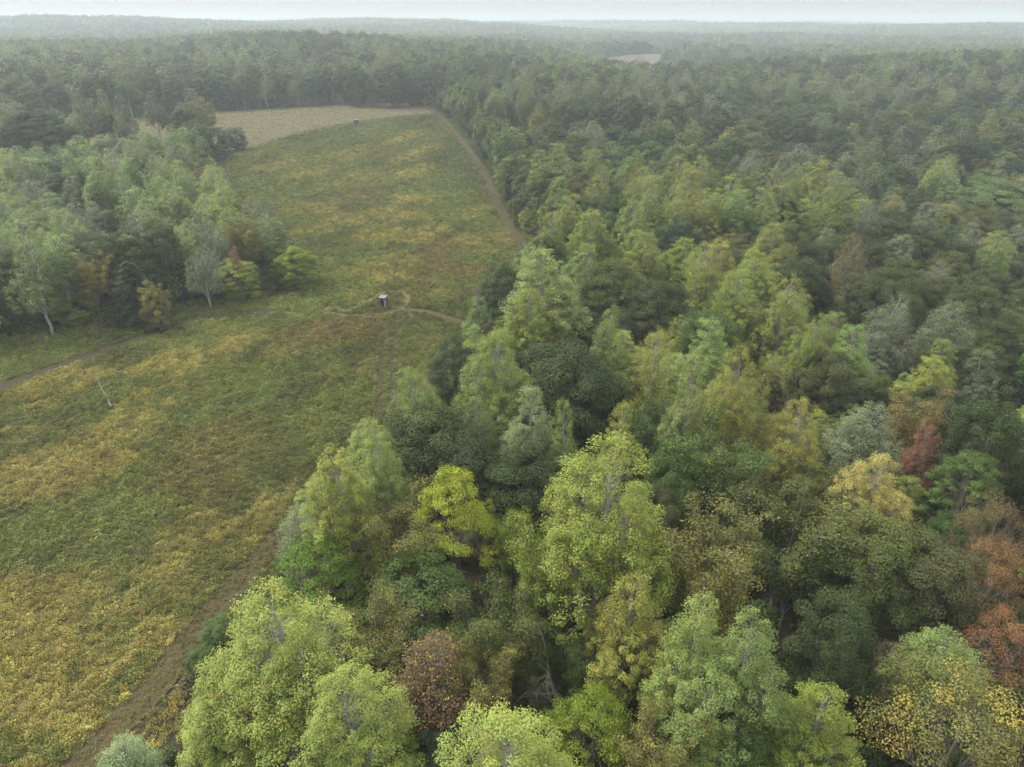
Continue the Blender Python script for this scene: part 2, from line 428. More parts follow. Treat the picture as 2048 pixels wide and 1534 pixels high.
def ribbon(name, pts, width, lift, mat, wob=0.3, seed=1, crown=0.0):
    L_ = np.array(smooth_line(pts, 1.0)); T = np.gradient(L_, axis=0); T /= np.linalg.norm(T, axis=1)[:, None] + 1e-9
    Nn = np.stack([-T[:, 1], T[:, 0]], -1); s = np.arange(len(L_))
    wl_ = width / 2 * (1 + wob * (fbm(s / 4.0, s * 0, seed) - .5) * 2); wr = width / 2 * (1 + wob * (fbm(s / 4.0, s * 0 + 5, seed + 3) - .5) * 2)
    rows = []
    for f in (-1, -0.5, 0, 0.5, 1):
        w = wl_ if f < 0 else wr
        p = L_ + Nn * (f * w)[:, None]
        rows.append(np.stack([p[:, 0], p[:, 1], hgt(p[:, 0], p[:, 1]) + lift + crown * (1 - abs(f))], -1))
    V = np.stack(rows, 1).reshape(-1, 3); n = len(L_)
    F = [(i * 5 + k, i * 5 + k + 1, i * 5 + 5 + k + 1, i * 5 + 5 + k) for i in range(n - 1) for k in range(4)]
    return obj(name, mesh_from(name, V, np.array(F), [mat], smooth=True))

tag(ribbon("path", RSTRIP, 2.9, 0.10, M_STRIP, 0.35, 2), "brown mown strip curving along the right-hand wood", "path", kind="structure")
tag(ribbon("path", LSTRIP, 3.0, 0.11, M_STRIP, 0.3, 5), "brown mown strip along the field side of the left wood", "path", kind="structure")
tag(ribbon("path", TRAIL, 2.9, 0.12, M_TRAIL, 0.4, 8), "narrow dark worn trail in front of the left wood", "path", kind="structure")
tag(ribbon("path", BACK_NEAR, 4.0, 0.14, M_STRIP, 0.3, 9), "faint reddish strip between crop field and hay field", "path", kind="structure")
tag(ribbon("path", RING, 1.15, 0.13, M_STUBBLE, 0.5, 12), "flattened loop driven round the wooden hut", "path", kind="structure")
tag(ribbon("path", LINK, 2.0, 0.15, M_STRIP, 0.4, 14), "curved brown path from the hut to the wood edge", "path", kind="structure")
wlin = np.array(smooth_line(WHEEL, 2.0)); wt = np.gradient(wlin, axis=0); wt /= np.linalg.norm(wt, axis=1)[:, None]
for sgn in (-1, 1):
    off = wlin + sgn * 0.95 * np.stack([-wt[:, 1], wt[:, 0]], -1)
    tag(ribbon("wheel_track", [tuple(p) for p in off[::3]], 0.95, 0.12, M_TRAIL, 0.5, 20 + sgn),
        "%s of the twin wheel ruts below the hut" % ("right-hand one" if sgn < 0 else "left-hand one"), "track", kind="structure")

# ------------------------------------------------------------------ trees
def nrm(a): return a / (np.linalg.norm(a, axis=-1, keepdims=True) + 1e-9)

class TreeMesh:
    def __init__(s):
        s.V = []; s.F = []; s.n = 0
        s.C = []; s.N = []; s.S = []; s.A = []; s.gw = 0.15
    def tube(s, P, R, sides):
        P = np.asarray(P, float); R = np.asarray(R, float)
        T = nrm(np.gradient(P, axis=0))
        ref = np.where(np.abs(T[:, 2:3]) > 0.9, np.array([[1.0, 0, 0]]), np.array([[0, 0, 1.0]]))
        U = nrm(np.cross(T, ref)); W = np.cross(T, U)
        a = np.arange(sides) * 2 * math.pi / sides
        ring = P[:, None] + R[:, None, None] * (np.cos(a)[None, :, None] * U[:, None] + np.sin(a)[None, :, None] * W[:, None])
        s.V.append(ring.reshape(-1, 3)); n = len(P)
        i, k = np.meshgrid(np.arange(n - 1), np.arange(sides), indexing='ij')
        b = s.n + i * sides + k; b2 = s.n + i * sides + (k + 1) % sides
        s.F.append(np.stack([b, b2, b2 + sides, b + sides], -1).reshape(-1, 4)); s.n += n * sides
    def clump(s, c, r, n, size, up=0.6, squash=(1, 1, 1), shell=0.5, out=None):
        d = nrm(rng.normal(size=(n, 3)))
        rad = rng.random(n) ** shell
        off = d * rad[:, None] * r * np.array(squash)
        s.C.append(c + off)
        k = d * 0.7 + np.array([0, 0, up]) + rng.normal(size=(n, 3)) * 0.38
        if out is not None: k = k + np.asarray(out) * 0.4
        s.N.append(nrm(k))
        s.S.append(size * rng.uniform(0.65, 1.3, n))
        cl = rng.random()
        s.A.append(np.stack([np.clip(0.42 * rng.random(n) + 0.58 * cl, 0, 1), (1 - s.gw) * rng.random(n) + s.gw * rng.random(), np.clip(rng.random(n) * 0.6 + 0.6 * (rng.random() - .2), 0, 1), np.ones(n)], -1))
    def leaves(s, frac=1.0, grow=1.0, aspect=0.62):
        C = np.concatenate(s.C); N = np.concatenate(s.N); Sz = np.concatenate(s.S); A = np.concatenate(s.A)
        if frac < 1.0:
            k = rng.random(len(C)) < frac; C, N, Sz, A = C[k], N[k], Sz[k] * grow, A[k]
        a = nrm(np.cross(N, rng.normal(size=N.shape))); b = np.cross(N, a)
        h = Sz[:, None] * 0.5
        bend = N * (h * 0.22)
        Q = np.stack([C - a * h - bend, C + b * h * aspect + a * h * 0.1 + bend * .5, C + a * h - bend, C - b * h * aspect + a * h * 0.1 + bend * .5], 1)
        V = Q.reshape(-1, 3); F = np.arange(len(V)).reshape(-1, 4)
        return V, F, A.astype(np.float32)
    def wood(s): return np.concatenate(s.V), np.concatenate(s.F)

def bez(a, b, c, n):
    t = np.linspace(0, 1, n)[:, None]
    return (1 - t) ** 2 * a + 2 * t * (1 - t) * b + t * t * c

def az(a): return np.array([math.cos(a), math.sin(a), 0.0])

def gen_tulip(H=21.0, W=4.0, cb=0.28, lobes=9, tips=40, per=118, leaf=0.132, sparse=1.0, spread=0.56, shoulder=(0.55, 0.88)):
    """tall straight trunk, ascending limbs; the crown is a cluster of upright leafy plumes round a taller middle one"""
    t = TreeMesh()
    sway = rng.normal(size=2) * 0.5
    zs = np.linspace(0, 0.95 * H, 10)
    tr = np.stack([sway[0] * (zs / H) ** 2 + 0.12 * np.sin(zs), sway[1] * (zs / H) ** 2 + 0.12 * np.cos(zs * 1.3), zs], -1)
    t.tube(tr, 0.19 * (1 - zs / (1.0 * H)) ** 0.8 + 0.022, 7)
    def trunk_at(z): return np.array([np.interp(z, zs, tr[:, 0]), np.interp(z, zs, tr[:, 1]), z])
    a0 = rng.random() * 6.28
    for i in range(lobes):
        if i == 0:
            ax_ = np.zeros(3); top = H; bot = H * 0.50; rad = W * rng.uniform(0.40, 0.48); a = a0
        else:
            ring = i % 2
            a = a0 + i * 2.399 + rng.normal() * 0.22
            ax_ = az(a) * W * spread * (rng.uniform(0.92, 1.15) if ring else rng.uniform(0.55, 0.85))
            top = H * (rng.uniform(shoulder[0], sum(shoulder) / 2 + 0.03) if ring else rng.uniform(sum(shoulder) / 2, shoulder[1] + 0.03))
            bot = max(cb * H, top - H * rng.uniform(0.26, 0.42)); rad = W * rng.uniform(0.30, 0.44)
        zc = 0.42 * top + 0.58 * bot
        # limb from the trunk into the plume
        z0 = max(cb * H * 0.85, bot - 0.10 * H * rng.uniform(0.3, 1.2)); s0 = trunk_at(z0); e = trunk_at(0) * 0 + ax_ + np.array([trunk_at(min(top, .95 * H))[0], trunk_at(min(top, .95 * H))[1], top * 0.985])
        m = s0 * 0.4 + e * 0.6; m[2] = 0.62 * s0[2] + 0.38 * e[2]; m[:2] = e[:2] * 0.85 + s0[:2] * 0.15
        B = bez(s0, m, e, 8)
        if i: t.tube(B, np.linspace(0.085, 0.014, 8), 5)
        n_t = int(tips * (1.5 if i == 0 else rng.uniform(0.8, 1.15)) * (rad / (0.37 * W)))
        for k in range(n_t):
            v = 1 - 1.72 * (k + rng.random()) / n_t                 # plume surface, from its tip down
            th = k * 2.399 + rng.normal() * 0.4
            rr = math.sqrt(max(0.0, 1 - v * v)) ** 0.85
            hz_ = (top - zc) if v > 0 else (zc - bot)
            q = rng.uniform(0.66, 1.08)
            c = np.array([e[0] * 0 + ax_[0], ax_[1], 0]) + np.array([math.cos(th) * rr * rad * q, math.sin(th) * rr * rad * q, zc + v * hz_ * rng.uniform(0.9, 1.04)])
            c[:2] += trunk_at(min(c[2], .95 * H))[:2]
            f = float(np.clip((c[2] - B[0, 2]) / max(0.5, B[-1, 2] - B[0, 2]) - 0.12, 0.05, 0.97)) * 7
            b = np.array([np.interp(f, np.arange(8), B[:, w]) for w in range(3)])
            t.tube(bez(b, (b + c) / 2 - np.array([0, 0, 0.12]), c, 3), [0.022, 0.015, 0.007], 3)
            n = int(per * rng.uniform(0.45, 1.35) * sparse)
            if n > 0: t.clump(c, rng.uniform(0.36, 0.68), n, leaf, 0.95, (0.95, 0.95, 1.1), 0.5, nrm(c - np.array([ax_[0], ax_[1], zc])))
    return t, H, 2 * W

def gen_oak(H=16.0, W=5.0, cb=0.22, majors=9, bumps=85, per=560, leaf=0.172, flat=1.0, low=1.55, limb=0.17):
    """short stout trunk, spreading limbs, dome built of dense leafy bumps"""
    t = TreeMesh(); t.gw = 0.72
    fork = cb * H + 1.2
    t.tube([[0, 0, 0], [0.05, 0.03, fork * .5], [0.1, 0.0, fork], [0.2, 0.1, H * 0.62], [0.25, .15, H * 0.85]], [2.2 * limb, 1.85 * limb, 1.6 * limb, limb, 0.05], 7)
    ends = []
    for i in range(majors):
        a = i * 2.399 + rng.normal() * 0.2; el = rng.uniform(0.15, 1.1)
        L_ = W * rng.uniform(0.65, 0.85)
        e = np.array([0, 0, fork + (H - fork) * (0.25 + 0.55 * math.sin(el))]) + az(a) * L_ * math.cos(el * 0.8)
        s0 = np.array([0.1, 0, fork * rng.uniform(0.85, 1.25)])
        B = bez(s0, s0 * .5 + e * .5 + np.array([0, 0, -0.6]), e, 6)
        t.tube(B, np.linspace(limb, 0.04, 6), 5); ends.append(B)
    zc = H * (0.5 + cb * 0.45); hz = H - zc
    ga = rng.random() * 6.28
    ph = rng.random(4) * 6.28
    for i in range(bumps):
        v = 1 - low * (i + 0.5) / bumps           # from the top down to below the equator
        r = math.sqrt(max(0.0, 1 - v * v)); ga += 2.399 + rng.normal() * 0.18
        lob = 1 + 0.14 * math.sin(3 * ga + ph[0] + 2 * v) + 0.10 * math.sin(5 * ga + ph[1] - 3 * v)
        sc = rng.uniform(0.80, 1.03) * lob
        c = np.array([math.cos(ga) * r * W * sc * 0.86, math.sin(ga) * r * W * sc * 0.86, zc + v * hz * (0.9 if v > 0 else 0.85 * flat) * sc])
        j = rng.integers(len(ends)); B = ends[min(range(len(ends)), key=lambda q: np.linalg.norm(ends[q][-1] - c))]
        k = rng.integers(2, 5)
        t.tube(bez(B[k], (B[k] + c) / 2 - np.array([0, 0, .2]), c, 4), [0.05, 0.035, 0.02, 0.01], 3)
        dirn = nrm(np.array([math.cos(ga) * r, math.sin(ga) * r, v]))
        br = rng.uniform(0.75, 1.25) * W / 5.0
        t.clump(c, br, int(per * br * br * rng.uniform(0.7, 1.2)), leaf, 0.55, (1.1, 1.1, 0.8), 0.33, dirn)
    return t, H, 2 * W

def gen_walnut(H=14.0, W=4.4, layers=60, per=380, leaf=0.165):
    """spreading crown of flat feathery sprays on forked stems"""
    t = TreeMesh()
    fork = 0.36 * H; stems = []
    t.tube([[0, 0, 0], [0.1, 0, fork * .6], [0.1, 0.1, fork]], [0.2, 0.17, 0.15], 6)
    for i in range(6):
        a = i * 1.05 + rng.normal() * 0.2
        e = np.array([0.1, 0.1, H * rng.uniform(0.74, 0.9)]) + az(a) * W * rng.uniform(0.3, 0.62)
        B = bez(np.array([0.1, 0.1, fork * rng.uniform(.8, 1.0)]), np.array([0, 0, H * 0.55]) + az(a) * W * 0.2, e, 6)
        t.tube(B, np.linspace(0.11, 0.03, 6), 5); stems.append(B)
    ph = rng.random(3) * 6.28
    for i in range(layers):
        a = i * 2.399 + rng.normal() * 0.3; q = math.sqrt((i + 0.5) / layers)
        r = W * q * (1 + 0.15 * math.sin(3 * a + ph[0]) + 0.1 * math.sin(5 * a + ph[1])) * 0.92
        z = H * (0.95 - 0.40 * q ** 2.2 - 0.16 * rng.random() * q)
        c = az(a) * r + np.array([0, 0, z])
        B = min(stems, key=lambda b: np.linalg.norm(b[-1] - c))
        t.tube(bez(B[rng.integers(3, 6)], (B[4] + c) / 2, c, 4), [0.035, 0.025, 0.016, 0.01], 3)
        for j in range(3):
            d = az(a + rng.normal() * 0.9)
            tip = c + d * rng.uniform(0.2, 0.9) + np.array([0, 0, rng.uniform(-0.35, 0.25)])
            t.clump(tip, rng.uniform(0.55, 0.85), int(per / 3 * rng.uniform(.6, 1.3)), leaf, 1.0, (1.25, 1.25, 0.38), 0.5, d * 0.5)
    return t, H, 2 * W

def gen_vase(H=14.0, W=3.8, per=96, leaf=0.125, sparse=1.0, stems=7):
    """several stems fanning upward, loose leaves towards the outside and the top"""
    t = TreeMesh()
    base = 0.16 * H
    t.tube([[0, 0, 0], [0.05, 0.05, base]], [0.2, 0.17], 6)
    for i in range(stems):
        a = i * 6.283 / stems + rng.normal() * 0.25
        e = np.array([0, 0, H * rng.uniform(0.78, 0.99)]) + az(a) * W * rng.uniform(0.25, 0.8)
        B = bez(np.array([0.05, 0.05, base * rng.uniform(0.7, 1)]), np.array([0, 0, H * 0.5]) + az(a) * W * 0.18, e, 8)
        t.tube(B, np.linspace(0.10, 0.02, 8), 5)
        for k in range(16):
            q = 0.32 + 0.68 * (k + rng.random()) / 16
            b = np.array([np.interp(q * 7, np.arange(8), B[:, j]) for j in range(3)])
            d = nrm(az(a + rng.normal() * 1.1) * rng.uniform(0.5, 1.2) + np.array([0, 0, rng.uniform(-0.15, 0.9)]))
            ln = rng.uniform(0.7, 2.2) * (1.15 - 0.6 * q) * W / 3.8
            tip = b + d * ln
            t.tube(bez(b, (b + tip) / 2 + np.array([0, 0, 0.12]), tip, 4), [0.028, 0.02, 0.014, 0.008], 3)
            for j in range(3):
                c = b + (tip - b) * (0.5 + 0.28 * j) + rng.normal(size=3) * 0.2
                t.clump(c, rng.uniform(0.4, 0.75), int(per * sparse * rng.uniform(.5, 1.4)), leaf, 0.6, (1.1, 1.1, 0.8), 0.5, d * .5)
    return t, H, 2 * W

def gen_dead(H=11.0, W=4.4, stems=5):
    """bare crooked stems, forking into arching limbs and fine twigs"""
    t = TreeMesh()
    t.tube([[0, 0, 0], [0.1, 0, H * .12], [0.2, 0.1, H * .26]], [0.17, 0.14, 0.11], 6)
    def crooked(p0, d, L_, n, droop, wob):
        P = [p0]; d = nrm(d)
        for k in range(n):
            d = nrm(d + rng.normal(size=3) * wob + np.array([0, 0, -droop]))
            P.append(P[-1] + d * L_ / n)
        return np.array(P)
    lead = rng.random() * 6.28
    for i in range(stems):
        a = lead + rng.normal() * 1.2
        A_ = crooked(np.array([0.2, 0.1, H * rng.uniform(.18, .27)]), az(a) * 0.6 + np.array([0, 0, 1.0]), H * rng.uniform(0.5, 0.8), 8, 0.04, 0.12)
        t.tube(A_, np.linspace(0.075, 0.02, 9), 5)
        for k in range(7):
            b = A_[rng.integers(2, 9)]
            L1 = crooked(b, az(a + rng.normal() * 0.8) + np.array([0, 0, rng.uniform(0.1, 0.9)]), W * rng.uniform(0.4, 1.0), 7, 0.10, 0.13)
            t.tube(L1, np.linspace(0.035, 0.010, 8), 4)
            for m in range(6):
                b2 = L1[rng.integers(2, 8)]
                L2 = crooked(b2, nrm(L1[-1] - L1[0]) + rng.normal(size=3) * 0.5, rng.uniform(0.5, 1.7), 4, 0.06, 0.2)
                t.tube(L2, [0.016, 0.013, 0.010, 0.007, 0.005], 3)
                if rng.random() < 0.6: t.clump(L2[-1], 0.5, 16, 0.13, 0.6)
    return t, H, 2 * W

def gen_cedar(H=14.0, W=3.2):
    """dark evergreen: tiers of drooping boughs round a straight trunk"""
    t = TreeMesh()
    t.tube([[0, 0, 0], [0.05, 0, H * .5], [0, 0, H * .97]], [0.24, 0.14, 0.02], 6)
    for i in range(80):
        f = (i + rng.random()) / 80; a = i * 2.399
        z = H * (0.06 + 0.90 * f); L_ = W * (1 - f) ** 0.65 * rng.uniform(0.7, 1.1) + 0.2
        s0 = np.array([0, 0, z]); e = s0 + az(a) * L_ + np.array([0, 0, -0.22 * L_])
        B = bez(s0, (s0 + e) / 2 + np.array([0, 0, 0.25 * L_]), e, 5)
        t.tube(B, np.linspace(0.04, 0.01, 5), 3)
        for k in range(1, 5):
            t.clump(B[k], 0.30 + 0.16 * k * L_ / W, int(45 + 45 * k * L_ / W), 0.16, 0.6, (1.2, 1.2, 0.6), 0.5)
    return t, H, 2 * W

def gen_bush(H=2.6, W=1.7, n=16, leaf=0.24, per=55):
    t = TreeMesh()
    for i in range(n):
        a = i * 2.399; q = math.sqrt((i + .5) / n)
        c = az(a) * W * q * 0.8 + np.array([0, 0, H * (0.78 - 0.45 * q * q) * rng.uniform(.75, 1.1)])
        t.tube(bez(np.array([0, 0, 0]), c * np.array([.4, .4, .6]), c, 4), [0.03, 0.02, 0.015, 0.01], 3)
        t.clump(c, rng.uniform(0.4, 0.75), per, leaf, 0.6, (1, 1, .8), 0.4)
    return t, H, 2 * W

SPEC = {}
def add_proto(kind, gen, bark, **kw):
    t, H, W = gen(**kw)
    wv, wf = t.wood(); lv, lf, la = t.leaves()
    # real spread of the leaves, for scaling to a wanted width
    W = 2 * float(np.percentile(np.hypot(lv[:, 0], lv[:, 1]), 96)) if len(lv) > 400 else W
    H = float(np.percentile(lv[:, 2], 99.7)) if len(lv) > 400 else H
    trunk = mesh_from(kind + "_trunk", wv, wf, [bark], smooth=True)
    crown = mesh_from(kind + "_crown", lv, lf, [M_LEAF])
    add_attr(crown, "leaf", la, 'FACE')
    SPEC.setdefault(kind, []).append(dict(trunk=trunk, crown=crown, H=H, W=W, tm=t, bark=bark))

for kw in (dict(), dict(W=3.6, H=22, lobes=8, shoulder=(0.6, 0.92)), dict(W=4.4, lobes=11, cb=0.24), dict(W=3.8, cb=0.36, lobes=7, per=130), dict(W=4.1, H=20, lobes=9, sparse=0.6), dict(W=4.2, H=21, lobes=10, shoulder=(0.5, 0.8)), dict(W=5.0, lobes=11, tips=58, leaf=0.115, per=125), dict(W=4.8, H=22, lobes=12, tips=54, leaf=0.115, per=125, shoulder=(0.5, 0.86))):
    add_proto('tulip', gen_tulip, M_BARK_PALE, **kw)
for kw in (dict(), dict(W=4.6, H=15, bumps=75), dict(W=5.4, H=17, bumps=100, majors=11), dict(W=4.4, H=17, bumps=80, cb=0.18)):
    add_proto('oak', gen_oak, M_BARK, **kw)
for kw in (dict(W=4.3, H=13, bumps=105, cb=0.02, flat=1.15, low=1.9), dict(W=3.9, H=14, bumps=100, cb=0.0, flat=1.15, per=520, low=1.92)):
    add_proto('lowoak', gen_oak, M_BARK, **kw)
for kw in (dict(), dict(layers=70, W=4.8)):
    add_proto('walnut', gen_walnut, M_BARK, **kw)
for kw in (dict(), dict(W=3.4, stems=6, leaf=0.12), dict(W=4.2, stems=9, sparse=0.8)):
    add_proto('vase', gen_vase, M_BARK, **kw)
for kw in (dict(sparse=0.40, leaf=0.13, tips=50, H=16, W=3.6), dict(sparse=0.26, leaf=0.13, tips=54, H=15, W=3.9, cb=0.22), dict(sparse=0.5, leaf=0.13, tips=46, H=16, W=3.2)):
    add_proto('thin', gen_tulip, M_BARK_PALE, **kw)
for kw in (dict(H=14, W=3.8, bumps=70, per=400, leaf=0.125, limb=0.09), dict(H=15, W=3.6, bumps=64, per=360, leaf=0.125, limb=0.09, cb=0.26)):
    add_proto('maple', gen_oak, M_BARK, **kw)
for kw in (dict(), dict(stems=6, W=4.8)):
    add_proto('dead', gen_dead, M_BARK_DEAD, **kw)
add_proto('cedar', gen_cedar, M_BARK)

TINT = {'palb': (0.225, 0.285, 0.06), 'pale': (0.19, 0.25, 0.06), 'palg': (0.155, 0.215, 0.058), 'palw': (0.225, 0.27, 0.085), 'silv': (0.2, 0.26, 0.11), 'ygrn': (0.185, 0.235, 0.04), 'pyel': (0.205, 0.23, 0.045), 'char': (0.3, 0.35, 0.04), 'brgt': (0.105, 0.175, 0.024), 'brgr': (0.098, 0.15, 0.036), 'green': (0.075, 0.118, 0.027), 'dkgr': (0.048, 0.07, 0.02), 'dkol': (0.058, 0.073, 0.021), 'teal': (0.04, 0.064, 0.03), 'oliv': (0.085, 0.102, 0.026), 'olvd': (0.073, 0.08, 0.027), 'olyl': (0.145, 0.15, 0.04), 'lime': (0.15, 0.195, 0.02), 'gold': (0.31, 0.275, 0.075), 'golo': (0.19, 0.16, 0.042), 'rust': (0.13, 0.092, 0.042), 'oran': (0.22, 0.13, 0.05), 'redo': (0.22, 0.115, 0.055), 'red': (0.225, 0.105, 0.06), 'peach': (0.24, 0.18, 0.06), 'grey': (0.155, 0.18, 0.09), 'brwn': (0.105, 0.095, 0.046), 'brwo': (0.15, 0.12, 0.043), 'bryl': (0.16, 0.145, 0.05), 'bare': (0.12, 0.13, 0.05)}
